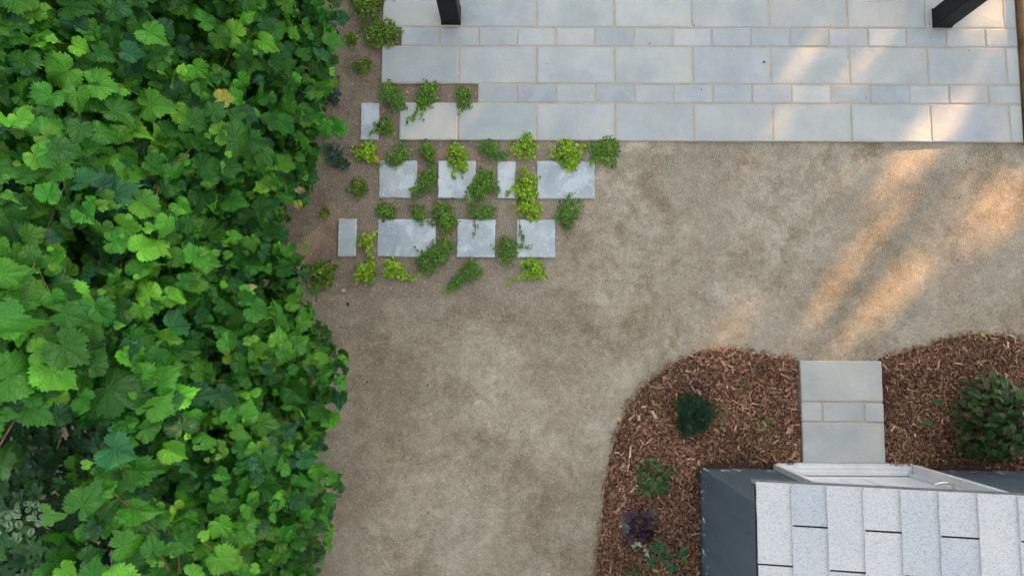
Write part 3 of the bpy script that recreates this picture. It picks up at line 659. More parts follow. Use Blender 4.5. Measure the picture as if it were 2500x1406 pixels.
# large outer leaves, each a leaf of its own, kept apart from one another
big = []; tries = 0
while len(big) < 300 and tries < 60000:
    tries += 1; s, y = rng.uniform(.45, PTOT-1.0), rng.uniform(-3.3, .75); p, n = hsurf(s, y)
    if hole(p) or not in_view(p, 40): continue
    sz = rng.uniform(.07, .115)*(1+.45*(p[2] > 1.2)*rng.random()+.5*(rng.random() < .12)); gap = .62*sz+.03
    if any(np.hypot(*(p-q)[:2])**2+(p-q)[2]**2 < (gap*.5+g2*.5)**2 for q, g2 in big): continue
    big.append((p, gap)); nn, tip = leaf_pose(n, 1.0)
    c = vary(GC[rng.choice(len(GC)-2, p=GP[:-2]/GP[:-2].sum())], .22, .06)
    put('leaf', leaf_meshes[rng.integers(18)], hedge, p+n*rng.uniform(.0, .07)-HO, frame(nn, tip, sz), np.clip(c, 0, .8))
A = Acc()
for layer, (cnt, depth) in enumerate([(2000, .02), (2000, .11), (1900, .24), (1500, .42), (1200, .62)]):
    k = 0
    while k < cnt:
        s, y = rng.uniform(.0, PTOT-.3), rng.uniform(-3.7, 1.3); p, n = hsurf(s, y, depth+rng.uniform(-.04, .05))
        if hole(p): 
            if rng.random() < .97: k += 1; continue
        k += 1; sz = rng.uniform(.035, .095)*(1+.25*(p[2] > 1.3)) if layer == 0 else rng.uniform(.065, .125)+.05*(layer > 2); nn, tip = leaf_pose(n, .8)
        c = vary(GC[rng.choice(len(GC), p=GP)], .22, .07) if rng.random() > .002 or sz > .055 else vary((.5, .4, .12))
        A.add(LT_LO[rng.integers(8)] if layer else LT_HI[rng.integers(18)], frame(nn, tip, sz), p-HO, np.clip(c, 0, .8))
# young pale shoot tips, close together
for _ in range(46):
    s, y = rng.uniform(1.0, PTOT-1.1), rng.uniform(-3.2, .8); p, n = hsurf(s, y, -.02)
    if hole(p): continue
    for k in range(rng.integers(3, 7)):
        nn, tip = leaf_pose(n, .4); A.add(LT_HI[rng.integers(18)], frame(nn, tip, rng.uniform(.022, .05)), p-HO+rng.normal(0, .05, 3)+n*.02, np.clip(vary((.13, .34, .035), .2, .08), 0, .8))
# fringe leaves that reach out over the soil
for (px, py, z, sz, c) in [(765, 432, .35, .085, (.03, .13, .035)), (775, 295, .45, .06, (.035, .13, .04)), (800, 330, .3, .05, (.06, .17, .03)), (790, 165, .3, .075, (.03, .12, .03)), (745, 240, .6, .10, (.022, .075, .028)),
                       (745, 605, .4, .05, (.11, .28, .035)), (735, 465, .5, .06, (.5, .42, .22)), (728, 500, .45, .055, (.35, .36, .08)), (690, 345, .6, .06, (.3, .34, .05)), (800, 830, .4, .07, (.028, .095, .03)), (760, 1130, .5, .06, (.2, .33, .05)), (725, 715, .5, .08, (.03, .14, .04)),
                       (800, 1165, .35, .05, (.33, .26, .09)), (830, 1185, .3, .08, (.028, .1, .025)), (800, 1255, .3, .08, (.03, .09, .03)), (740, 890, .5, .045, (.1, .3, .04)), (730, 925, .5, .04, (.13, .33, .04)), (755, 945, .45, .035, (.11, .3, .04)), (820, 5, .3, .1, (.04, .11, .02)), (775, 1050, .45, .08, (.026, .09, .026)), (785, 1345, .3, .08, (.026, .08, .03))]:
    p = at(px, py, z); A.add(LT_HI[px % 12], frame(nrm([.5+rng.normal(0, .2), rng.normal(0, .3), .9]), [rng.normal(.5, .5), rng.normal(0, .6), -.3], sz), p-HO, c)
o = A.obj('leaf_mass', M['leaves'], hedge); o['kind'] = 'stuff'
for k in range(46):                                          # woody shoots
    s, y = rng.uniform(.3, PTOT-1.1), rng.uniform(-3.3, .9); pts = []; ds, dy = rng.normal(0, .06), rng.normal(0, .1)
    for j in range(6):
        p, n = hsurf(float(np.clip(s+ds*j, 0, PTOT)), y+dy*j, .06+.03*math.sin(j*1.7+k)); pts.append(p-HO)
    if hole(pts[0]+HO): continue
    T = Acc(); T.add(tube(pts, rng.uniform(.003, .006), .002, 5)); T.obj('stem', M['stem'], hedge)
T = Acc(); T.add(tube([at(690, 640, .55)-HO, at(720, 625, .45)-HO, at(752, 603, .42)-HO], .003, .0015)); T.obj('stem', M['stem'], hedge)
T = Acc(); T.add(tube([at(735, 690, .3)-HO, at(770, 665, .28)-HO, at(803, 643, .25)-HO], .003, .0015)); T.obj('stem', M['gstem'], hedge)
for k in range(7):                                           # trunks at the foot
    y = -3.2+k*.62; T = Acc(); T.add(tube([np.array([-1.75, y, 0])-HO, np.array([-1.7+rng.normal(0, .05), y+.1, .4])-HO, np.array([-1.7, y-.05, .9])-HO], .03, .012, 7)); T.obj('trunk', M['bark'], hedge)
# ---- ivy-like shrub in the low gap of the hedge
ivo = np.array([-2.0, -2.6, 0]); ivy = thing('lobed_leaf_shrub', 'low dark green shrub with small lobed leaves in the hedge gap at the corner', 'shrub', ivo)
ivt = [lobed(5, .42, 3, .12, s) for s in range(5)]; ivm = [tmesh('lobed_leaf', T, M['ivy']) for T in ivt]
A = Acc(); cnt = 0
for k in range(4200):
    x, y = rng.uniform(-3.5, -1.35), rng.uniform(-3.6, -1.5); z = 1.42-.25*((x+2.1)**2)-.25*max(0, y+2.2)+.12*math.sin(x*9+y*4)+rng.normal(0, .06); top = rng.random() < .45
    z -= 0 if top else rng.uniform(.08, .4); p = np.array([x, y, z])
    nn = rand_dir(.45); tip = rng.normal(0, 1, 3); sz = rng.uniform(.045, .075); c = np.clip(vary([(.03, .095, .032), (.042, .13, .036), (.055, .16, .036)][rng.choice(3, p=[.5, .35, .15])], .18, .06), 0, .5)
    if top and cnt < 250 and in_view(p, 10): put('leaf', ivm[rng.integers(5)], ivy, p-ivo, frame(nn, tip, sz), c); cnt += 1
    else: A.add(ivt[rng.integers(5)], frame(nn, tip, sz), p-ivo, c)
o = A.obj('leaf_mass', M['leaves'], ivy); o['kind'] = 'stuff'
for k in range(6):
    a = k*1.05; T = Acc(); T.add(tube([(0, 0, 0), (.2*math.cos(a), .2*math.sin(a), .5), (.45*math.cos(a), .45*math.sin(a), .85)], .012, .004)); T.obj('stem', M['stem'], ivy)
# ---- variegated shrub
vp = at(48, 1270, 1.66); vo = np.array([vp[0], vp[1], 0]); var = thing('variegated_shrub', 'small shrub with cream edged leaves in the corner of the hedge gap', 'shrub', vo)
vm = [tmesh('variegated_leaf', ovate(.33, s, .2, .25, 8), M['vari']) for s in range(3)]
for k in range(44):
    a = rng.uniform(0, 6.28); rr = .10*math.sqrt(rng.random()); p = np.array([rr*math.cos(a)*1.25, rr*math.sin(a), 1.68-rr*.6+rng.normal(0, .02)]); out = rng.uniform(0, 6.28)
    put('leaf', vm[k % 3], var, p, frame(rand_dir(.7), [math.cos(out), math.sin(out), .1], rng.uniform(.032, .048)), vary((.075, .17, .08), .2))
for k in range(5): T = Acc(); T.add(tube([(0, 0, 0), (.03*math.cos(k*1.3), .03*math.sin(k*1.3), .7), (.08*math.cos(k*1.3),   .08*math.sin(k*1.3), 1.6)], .006, .003)); T.obj('stem', M['stem'], var)

# ---- creeping plants between the stones
RT = [round_leaf(7, .22, .0, s) for s in range(5)]; ST = [ovate(.38, s, .3, .3, 3) for s in range(3)]
TINT = {'lime': [(.25, .40, .025), (.32, .46, .035), (.16, .31, .02), (.10, .2, .02)], 'mid': [(.12, .25, .03), (.19, .33, .035), (.08, .18, .028), (.05, .12, .02)],
        'dark': [(.092, .205, .035), (.135, .265, .04), (.065, .155, .03), (.18, .31, .04)], 'olive': [(.10, .18, .02), (.15, .25, .025), (.06, .12, .02), (.2, .28, .03)], 'blue': [(.042, .10, .065), (.06, .13, .09), (.03, .075, .045), (.09, .15, .12)]}
GRP = 'creeping plants in the soil pockets'
def creeper(circles, kind, label, strands=(), name='creeping_plant', leafk=None, hgt=.05, cat='plant', group=GRP, zbase=0.0, dens=1.0):
    c0 = at(*circles[0][:2]); org = np.array([c0[0], c0[1], 0]); root = thing(name, label, cat, org, group)
    A = Acc(); Sx = Acc(); cols = TINT[kind]; rl = leafk or {'lime': (.007, .0135), 'mid': (.0055, .0105), 'dark': (.0045, .0088), 'olive': (.006, .0105), 'blue': (.008, .014)}[kind]
    def leaf(p, up, tip):
        s = rng.uniform(*rl); w = rng.choice(4, p=[.38, .27, .22, .13]); c = np.clip(vary(cols[w], .18, .07), 0, .7)
        if kind == 'dark' and rng.random() < .5: A.add(ST[rng.integers(3)], frame(up, tip, s*2.1), p, c)
        else: A.add(RT[rng.integers(5)], frame(up, tip, s), p, c)
    for (px, py, rp) in circles:
        c = at(px, py)[:2]-org[:2]; Rm = rp/PXM; ph = rng.uniform(0, 6.28, 3); nl = int(dens*2.6*math.pi*Rm**2/(math.pi*(sum(rl)/2)**2))+12; H = min(hgt, Rm*.8)
        out = lambda a: Rm*(1+.18*math.sin(3*a+ph[0])+.14*math.sin(5*a+ph[1])+.1*math.sin(8*a+ph[2]))
        for k in range(nl):
            a = rng.uniform(0, 6.28); q = math.sqrt(rng.random())*(1.0 if rng.random() < .9 else 1.25); rr = out(a)*q
            z = H*max(0, 1-q*q)*rng.uniform(.25, 1.0)+rng.uniform(.004, .016)+SLAB_Z*.7
            leaf(np.array([c[0]+rr*math.cos(a), c[1]+rr*math.sin(a), zbase+z]), rand_dir(.5), [math.cos(a)+rng.normal(0, .5), math.sin(a)+rng.normal(0, .5), 0])
        for k in range(max(5, int(rp*.55))):                    # runners through and out of the clump
            a = rng.uniform(0, 6.28); L = out(a)*rng.uniform(.7, 1.35); w = rng.normal(0, .5)
            pts = [np.array([c[0]+L*t*math.cos(a+w*t), c[1]+L*t*math.sin(a+w*t), .012+SLAB_Z*.6+H*.8*(1-t)*t*1.5]) for t in (0, .35, .7, 1)]
            Sx.add(tube(pts, .0014, .0008, 3))
            for t in (.8, 1.0, 1.1): leaf(pts[-1]*t+pts[-2]*(1-t)+np.array([0, 0, .004]), rand_dir(.4), rng.normal(0, 1, 3))
    strands = list(strands)
    for (px, py, rp) in circles[:2]:
        for k in range(4):
            a = rng.uniform(0, 6.28); L = rp*rng.uniform(1.15, 1.8); w = rng.normal(0, .5); strands.append([(px+rp*.6*math.cos(a), py+rp*.6*math.sin(a)), (px+L*.85*math.cos(a+w*.5), py+L*.85*math.sin(a+w*.5)), (px+L*math.cos(a+w), py+L*math.sin(a+w))])
    for st in strands:
        pts = [np.array([*(at(*q)[:2]-org[:2]), SLAB_Z+.006+rng.uniform(0, .004)]) for q in st]; dense = []
        for a, b in zip(pts[:-1], pts[1:]):
            n = max(2, int(np.linalg.norm(b-a)/.009))
            for k in range(n): dense.append(a+(b-a)*k/n+np.r_[rng.normal(0, .0015, 2), 0])
        Sx.add(tube(dense[::2]+[pts[-1]], .0013, .0009, 3))
        for p in dense:
            for sgn in (-1, 1):
                if rng.random() < .8: leaf(p+np.r_[rng.normal(0, .008, 2), .003], rand_dir(.35), rng.normal(0, 1, 3))
    f = A.obj('foliage', M['small'], root); f['kind'] = 'stuff'
    g_ = Sx.obj('runner_tangle', M['gstem'], root); g_['kind'] = 'stuff'
    return root
creeper([(897, 18, 38), (905, -10, 30)], 'olive', 'dense olive green clump at the top corner of the patio slabs', hgt=.09)
creeper([(922, 84, 30), (948, 80, 22), (968, 90, 9)], 'olive', 'yellow green spreading clump beside the small patio slabs near the hedge')
creeper([(887, 165, 18)], 'olive', 'tiny yellow green tuft alone on bare soil beside the patio end')
creeper([(950, 228, 21), (965, 248, 19), (980, 262, 10)], 'dark', 'dark green clump between first patio slab and narrow stone', [[(985, 262), (998, 268)]])
creeper([(1045, 232, 22), (1032, 252, 15)], 'mid', 'fresh green plant trailing long strands over the cut patio slab', [[(1030, 262), (1015, 280), (1000, 295), (992, 308)], [(1035, 265), (1028, 295)], [(1022, 270), (1008, 300)]])
creeper([(1131, 232, 17), (1134, 255, 14)], 'dark', 'dark green tuft in front of the first small slab, tip on the patio', [[(1132, 268), (1118, 282)], [(1145, 262), (1155, 268)]])
creeper([(942, 311, 21)], 'mid', 'green clump between the narrow stone and the cut patio slab', [[(925, 318), (912, 325), (903, 335)], [(960, 318), (968, 335)]])
creeper([(893, 378, 22), (908, 366, 9)], 'lime', 'lime round-leaved clump with a yellow dead leaf beside it')
creeper([(982, 374, 19), (962, 388, 17)], 'dark', 'dark green clump spilling over top edge of first upper-row stone', [[(950, 392), (935, 402), (925, 410)], [(965, 398), (945, 405)]])
creeper([(1040, 362, 12), (1047, 380, 13), (1052, 396, 8)], 'mid', 'slim upright green clump below the cut patio slab')
creeper([(1115, 378, 23), (1120, 400, 16)], 'lime', 'lime clump with strands hanging onto second upper-row stone', [[(1112, 410), (1108, 430), (1112, 440)], [(1128, 412), (1130, 432)], [(1138, 408), (1142, 422)]])
creeper([(1192, 364, 19), (1213, 377, 14), (1230, 384, 9)], 'dark', 'dark green sprawling clump above the ragged gap in the upper row', [[(1175, 362), (1160, 352)]])
creeper([(1283, 360, 25)], 'lime', 'bright lime clump touching the patio edge above the narrow pale stone')
creeper([(1385, 374, 29), (1388, 398, 17)], 'lime', 'bright lime clump hanging over the wide pale stone', [[(1392, 408), (1405, 418)], [(1385, 410), (1380, 418)]])
creeper([(1477, 372, 34)], 'mid', 'round lime and green clump, last in line under the patio edge')
creeper([(1048, 432, 19), (1040, 452, 19), (1020, 470, 14)], 'dark', 'dark green clump leaning on the lower corner of first upper-row stone', [[(1010, 478), (1003, 488)]])
creeper([(1183, 448, 26), (1170, 470, 18), (1185, 432, 16)], 'mid', 'bushy green clump covering the ragged corner of second upper-row stone', [[(1165, 445), (1145, 462), (1138, 478)], [(1158, 478), (1142, 485)], [(1150, 470), (1135, 488), (1150, 495)]])
creeper([(1287, 452, 23), (1280, 478, 20), (1290, 505, 26), (1302, 520, 18), (1282, 425, 7)], 'lime', 'largest bright lime clump, running down between narrow and wide pale stones', [[(1268, 455), (1245, 468), (1236, 480)], [(1281, 430), (1283, 418)], [(1300, 448), (1312, 450)]])
creeper([(880, 459, 19)], 'olive', 'small yellow green tuft beside the first upper-row stone, towards the hedge')
creeper([(940, 516, 17), (955, 523, 12)], 'mid', 'small green clump above the wide blotchy stone, hedge end')
creeper([(1020, 515, 13), (1028, 532, 9)], 'mid', 'thin straggling green plant above the wide blotchy stone', [[(1000, 508), (1012, 514)], [(1028, 535), (1035, 550)], [(1035, 525), (1050, 520)]])
creeper([(1082, 525, 25), (1092, 545, 19)], 'mid', 'round green clump over the upper corner of the wide blotchy stone', [[(1060, 518), (1045, 522)], [(1085, 560), (1078, 572)], [(1105, 540), (1117, 533)]])
creeper([(1160, 515, 16), (1192, 518, 15), (1175, 524, 12)], 'dark', 'twin dark green tufts above the square whitish stone', [[(1158, 528), (1160, 555), (1158, 580)], [(1200, 525), (1212, 535)]])
creeper([(1390, 513, 25), (1383, 535, 19), (1385, 550, 10)], 'dark', 'dense green clump on open gravel below the wide pale stone', [[(1392, 555), (1385, 572)]])
creeper([(897, 592, 14)], 'lime', 'small lime tuft between the two hedge-side stones of the lower row', [[(905, 580), (922, 565)], [(898, 605), (905, 625), (912, 640)]])
creeper([(1085, 602, 20), (1065, 622, 23), (1045, 645, 24), (1080, 630, 14)], 'dark', 'largest dark green clump, slanting off the wide blotchy stone', [[(1040, 625), (1020, 615), (1012, 602)], [(1028, 660), (1020, 680)]])
creeper([(1238, 602, 20), (1237, 624, 18)], 'dark', 'green clump between the two pale square lower stones', [[(1268, 545), (1272, 570), (1275, 595), (1270, 612)], [(1275, 600), (1290, 610), (1293, 600)], [(1245, 640), (1258, 650)], [(1272, 570), (1280, 590)]])
creeper([(893, 663, 21), (905, 660, 14)], 'lime', 'lime clump below the gap between narrow and wide lower stones')
creeper([(966, 657, 19), (955, 668, 10)], 'lime', 'lime clump under the wide blotchy stone with a dark trailing side', [[(980, 665), (995, 680), (1010, 685)], [(985, 660), (1002, 678)], [(990, 672), (1015, 688)]])
creeper([(1152, 657, 20), (1140, 670, 17), (1118, 688, 14), (1105, 700, 11)], 'dark', 'long dark green clump slanting away below the square whitish stone', [[(1100, 705), (1080, 715)], [(1168, 668), (1182, 672)]])
creeper([(1300, 655, 21), (1312, 662, 13)], 'lime', 'lime clump alone below the last lower-row stone', [[(1285, 672), (1265, 685), (1235, 690)], [(1322, 668), (1335, 680)]])
# weeds in the shade of the hedge
W2 = 'weeds in the soil beside the hedge'
creeper([(790, 668, 26), (782, 690, 18)], 'olive', 'dark weedy tuft at the hedge foot below the narrow hedge-side stone', [[(780, 650), (800, 645)]], 'weed', (.008, .016), .06, 'weed', W2)
creeper([(808, 205, 18), (812, 228, 16), (800, 245, 12), (818, 250, 8)], 'blue', 'blue green columbine-like weed beside the hedge above the bare soil hollow', (), 'weed', None, .08, 'weed', W2, dens=.32)
creeper([(822, 372, 20), (815, 388, 14), (843, 405, 12)], 'blue', 'blue green weed under a hanging vine leaf beside the hedge', (), 'weed', None, .08, 'weed', W2, dens=.32)
creeper([(793, 90, 22), (812, 78, 14)], 'blue', 'dark weed under the hedge fringe beside the patio top corner', (), 'weed', None, .08, 'weed', W2, dens=.32)
creeper([(857, 103, 9)], 'olive', 'single small leafy sprig on bare soil beside the yellow green clump', (), 'weed', (.01, .02), .05, 'weed', W2, dens=.5)
creeper([(793, 522, 9)], 'olive', 'faint tiny seedling on brown soil between hedge and upper stone row', (), 'weed', (.006, .01), .02, 'weed', W2, dens=.35)
# ---- dwarf conifer in the mulch
def mk(px, py, z=.03): w = at(px, py, z); return np.array([w[0], w[1], z])
org = mk(1690, 1008, .03); con = thing('dwarf_conifer', 'dark green rounded dwarf conifer in the mulch bed', 'shrub', org)
needle = ovate(.09, 0, .1, .2, 2); A = Acc(); brs = []
for k in range(300):
    a = rng.uniform(0, 6.28); e = math.asin(rng.uniform(.02, 1)); R_ = .16*(1+.13*math.sin(3*a+1)+.10*math.sin(5*a))*rng.uniform(.72, 1.05)
    d = np.array([math.cos(a)*math.cos(e), math.sin(a)*math.cos(e), math.sin(e)*1.15]); p0 = d*R_*.62+np.array([0, 0, .02]); p1 = d*R_+np.array([0, 0, .03-.015]); tipc = rng.random() < .13
    for t in np.linspace(0, 1, 11):
        for sgn in (-1, 1):
            side = nrm(np.cross(d, [0, 0, 1])+rng.normal(0, .35, 3)); dr = nrm(d*.7+side*sgn+rng.normal(0, .2, 3)); c = vary((.012, .044, .021) if not tipc else (.03, .10, .022), .2, .06)
            A.add(needle, frame(rand_dir(.6), dr, rng.uniform(.018, .028)), p0+(p1-p0)*t, c)
    if k % 12 == 0: brs.append(tube([(0, 0, .01), p0*.6, p1], .005, .0015, 4))
o = A.obj('needles', M['small'], con, False); o['kind'] = 'stuff'; o.name = 'needle_mass'
for T in brs: B = Acc(); B.add(T); B.obj('branch', M['bark'], con)
# ---- small-leaved shrubs
def leafy(px, py, spots, name, label, tints, size, n, w=.3, hgt=.1, group=None, parts=False, mat='small', stemc='gstem', cat='shrub', tilt=.55):
    org = mk(px, py); root = thing(name, label, cat, org, group); A = Acc(); T = [ovate(w, s, .2, .3, 4) for s in range(3)]
    ms = [tmesh('leaf', ovate(w, s, .22, .3+.1*s, 7), M[mat]) for s in range(4)] if parts else None; tot = sum(s[2]**2 for s in spots)
    for (sx, sy, r_) in spots:
        c = mk(sx, sy)-org; R_ = r_/PXM
        for k in range(int(n*r_**2/tot)+4):
            a = rng.uniform(0, 6.28); q = math.sqrt(rng.random()); z = hgt*math.sqrt(max(0, 1-q*q))*rng.uniform(.35, 1)+.012
            p = c+np.array([R_*q*math.cos(a), R_*q*math.sin(a), z]); tip = [math.cos(a)*q+rng.normal(0, .5), math.sin(a)*q+rng.normal(0, .5), rng.normal(.05, .25)]
            col = np.clip(vary(tints[rng.integers(len(tints))], .2, .08), 0, .7); up = nrm(rand_dir(tilt)+np.array([math.cos(a), math.sin(a), 0])*.35*q); s = rng.uniform(*size)
            if parts: put('leaf', ms[rng.integers(4)], root, p, frame(up, tip, s), col)
            else: A.add(T[rng.integers(3)], frame(up, tip, s), p, col)
        for k in range(5):
            a = rng.uniform(0, 6.28); B = Acc(); B.add(tube([c+[0, 0, -.01], c*.5+np.array([R_*.3*math.cos(a), R_*.3*math.sin(a), hgt*.5]), c+np.array([R_*.75*math.cos(a), R_*.75*math.sin(a), hgt*.65])], .003, .0012, 4)); B.obj('stem', M[stemc], root)
    if not parts: f = A.obj('foliage', M['small'], root); f['kind'] = 'stuff'
    return root
leafy(1592, 1165, [(1592, 1160, 34), (1575, 1180, 24), (1612, 1178, 20), (1596, 1125, 10), (1636, 1143, 10)], 'leafy_shrub', 'small loose green shrub in the mulch between conifer and purple plant', [(.03, .10, .025), (.045, .14, .035), (.06, .17, .05), (.025, .07, .03)], (.018, .034), 260, .28, .14)
SPR = 'small sprouts in the mulch'
leafy(1812, 942, [(1805, 948, 9), (1816, 934, 8)], 'sprout', 'thin grassy sprout in the mulch above and beside the conifer, near the path', [(.07, .15, .035), (.11, .2, .05)], (.026, .04), 18, .12, .03, SPR, cat='sprout')
leafy(1868, 1030, [(1866, 1030, 10), (1876, 1027, 8)], 'sprout', 'bright green sprout in the mulch close to the path', [(.06, .17, .035), (.08, .21, .045)], (.016, .028), 22, .2, .03, SPR, cat='sprout')
leafy(1766, 1015, [(1764, 1013, 9), (1758, 1024, 6)], 'sprout', 'faint yellowish sprout right beside the conifer', [(.14, .2, .05), (.1, .17, .05)], (.018, .03), 22, .16, .02, SPR, cat='sprout')
leafy(1545, 1396, [(1545, 1396, 15)], 'sprout', 'dark needle-leaved sprout at the bottom edge of the mulch', [(.03, .1, .025), (.05, .14, .03)], (.02, .035), 60, .14, .07, SPR, cat='sprout')
leafy(1600, 1402, [(1600, 1402, 8)], 'sprout', 'tiny green sprout at the bottom edge below the lobed plant', [(.05, .16, .03), (.07, .2, .035)], (.014, .024), 24, .25, .03, SPR, cat='sprout')
# ---- broad leaved shrub by the right bed
so = mk(2395, 1020); shrub = thing('broad_leaf_shrub', 'large round shrub with glossy green and bronze leaves in the mulch', 'shrub', so)
ms = [tmesh('leaf', ovate(.26, s, .25, .25+.12*s, 8), M['smallobj']) for s in range(4)]
for k in range(290):
    a = rng.uniform(0, 6.28); q = math.sqrt(rng.random()) if k > 60 else rng.uniform(.85, 1.0); R_ = .305*(1+.10*math.sin(3*a+2)+.06*math.sin(7*a)); H = .42
    z = H*math.sqrt(max(0, 1-q*q*.94))*rng.uniform(.8, 1.0)+.05; s = rng.uniform(.05, .078)
    p = np.array([R_*q*math.cos(a)*.92, R_*q*math.sin(a)*.92, z]); up = nrm(rand_dir(.45)+np.array([math.cos(a), math.sin(a), 0])*.55*q); tip = [math.cos(a)+rng.normal(0, .7), math.sin(a)+rng.normal(0, .7), -.15+rng.normal(0, .25)]
    c = vary([(.042, .10, .02), (.065, .14, .026), (.03, .07, .018), (.085, .07, .032), (.06, .042, .026)][rng.choice(5, p=[.34, .2, .2, .13, .13])], .18, .06); put('leaf', ms[rng.integers(4)], shrub, p, frame(up, tip, s), np.clip(c, 0, .5))
A = Acc(); T3 = ovate(.28, 1, .25, .3, 4)  # inner leaves tinted darker than the outer ones, shade put into the colour
for k in range(700):
    a = rng.uniform(0, 6.28); q = math.sqrt(rng.random()); R_ = .29*(1+.10*math.sin(3*a+2)+.06*math.sin(7*a)); z = .38*math.sqrt(max(0, 1-q*q*.94))*rng.uniform(.35, .95)+.04
    A.add(T3, frame(nrm(rand_dir(.55)+np.array([math.cos(a), math.sin(a), 0])*.5*q), [math.cos(a)+rng.normal(0, .8), math.sin(a)+rng.normal(0, .8), -.1], rng.uniform(.045, .07)), np.array([R_*q*math.cos(a)*.92, R_*q*math.sin(a)*.92, z]), vary([(.03, .075, .02), (.04, .1, .022), (.06, .04, .026)][rng.integers(3)], .18, .06))
o = A.obj('leaf_mass', M['small'], shrub); o['kind'] = 'stuff'
for (px, py, z) in [(2278, 1030, .12), (2425, 930, .2), (2300, 985, .2), (2445, 940, .2)]:
    w = at(px, py, z)-so; put('leaf', ms[0], shrub, w, frame(rand_dir(.3), [w[0], w[1], 0], .085), (.04, .14, .03))
for k in range(16):
    a = k*.39; B = Acc(); B.add(tube([(.02*math.cos(a), .02*math.sin(a), -.01), (.13*math.cos(a), .13*math.sin(a), .2), (.24*math.cos(a), .24*math.sin(a), .33)], .006, .002, 5)); B.obj('stem', M['stem'], shrub)
B = Acc(); B.add(tube([at(2318, 997, .15)-so, at(2290, 978, .12)-so, at(2262, 958, .1)-so], .002, .001, 4)); B.obj('stem', M['gstem'], shrub)
# ---- purple coral-bell
ho = mk(1556, 1285); heu = thing('purple_leaf_plant', 'dark purple ruffled-leaf plant in the mulch beside the shed wall', 'plant', ho)
hm = [tmesh('ruffled_leaf', lobed(5, .22, 3, .3, s, 168), M['smallobj']) for s in range(4)]
for k, (px, py) in enumerate([(1530, 1290), (1536, 1262), (1548, 1252), (1560, 1262), (1545, 1276), (1575, 1255), (1592, 1252), (1588, 1268), (1578, 1278), (1563, 1280), (1552, 1290), (1540, 1304), (1566, 1296), (1582, 1292), (1590, 1282), (1572, 1308), (1556, 1310), (1546, 1318), (1560, 1270), (1582, 1305), (1528, 1276), (1525, 1300), (1568, 1318), (1540, 1288)]):
    p = mk(px, py, .07+.03*rng.random())-ho; gr = px > 1580 and py < 1275 or px < 1532; c = (.13, .115, .125) if gr else [(.060, .028, .052), (.085, .05, .075), (.10, .065, .085), (.04, .02, .035)][k % 4]
    if k == 18: c = (.12, .10, .05)
    d = nrm([p[0]+1e-3, p[1], 0]); put('leaf', hm[k % 4], heu, p, frame(nrm(rand_dir(.3)+d*.35), d+rng.normal(0, .3, 3), rng.uniform(.034, .05)), vary(c, .12, .04))
for k in range(8): a = k*.8; B = Acc(); B.add(tube([(0, 0, -.01), (.03*math.cos(a), .03*math.sin(a), .05), (.07*math.cos(a), .07*math.sin(a), .07)], .002, .0015, 4)); B.obj('stem', M['stem'], heu)
# ---- lobed blue-green perennial
co = mk(1622, 1355); colu = thing('lobed_leaf_plant', 'blue green plant with scalloped leaves below the purple plant', 'plant', co)
cm = [tmesh('scalloped_leaf', lobed(3, .38, 4, .1, s, 110), M['smallobj']) for s in range(4)]
for k, (px, py, pale) in enumerate([(1556, 1324, 2), (1564, 1328, 2), (1548, 1330, 2), (1578, 1345, 1), (1584, 1353, 1), (1607, 1322, 0), (1614, 1330, 0), (1600, 1330, 0), (1592, 1342, 0), (1603, 1345, 0), (1612, 1340, 0), (1622, 1338, 0), (1630, 1345, 0), (1624, 1352, 0), (1592, 1362, 0), (1600, 1372, 0), (1590, 1375, 0), (1596, 1382, 0), (1602, 1360, 0), (1622, 1365, 0), (1634, 1362, 0), (1640, 1370, 0), (1628, 1376, 0), (1640, 1382, 0), (1632, 1388, 0), (1646, 1390, 0), (1640, 1396, 0), (1652, 1380, 0), (1655, 1345, 0), (1663, 1340, 0), (1668, 1350, 0), (1660, 1356, 0), (1650, 1352, 0), (1672, 1344, 0), (1670, 1366, 3), (1674, 1374, 3), (1586, 1364, 0), (1616, 1358, 0)]):
    p = mk(px, py, .09+.05*rng.random())-co; c = [(.045, .17, .075), (.30, .45, .33), (.38, .5, .4), (.16, .26, .03)][pale]
    put('leaf', cm[k % 4], colu, p, frame(nrm(rand_dir(.3)), rng.normal(0, 1, 3), rng.uniform(.024, .036)), vary(c, .12, .05))
for (px, py) in [(1560, 1327), (1605, 1330), (1596, 1372), (1640, 1385), (1662, 1348), (1626, 1350), (1672, 1370)]:
    w = mk(px, py, .10)-co; B = Acc(); B.add(tube([(0, 0, -.01), w*.5+[0, 0, .02], w], .002, .0013, 4)); B.obj('stem', M['gstem'], colu)
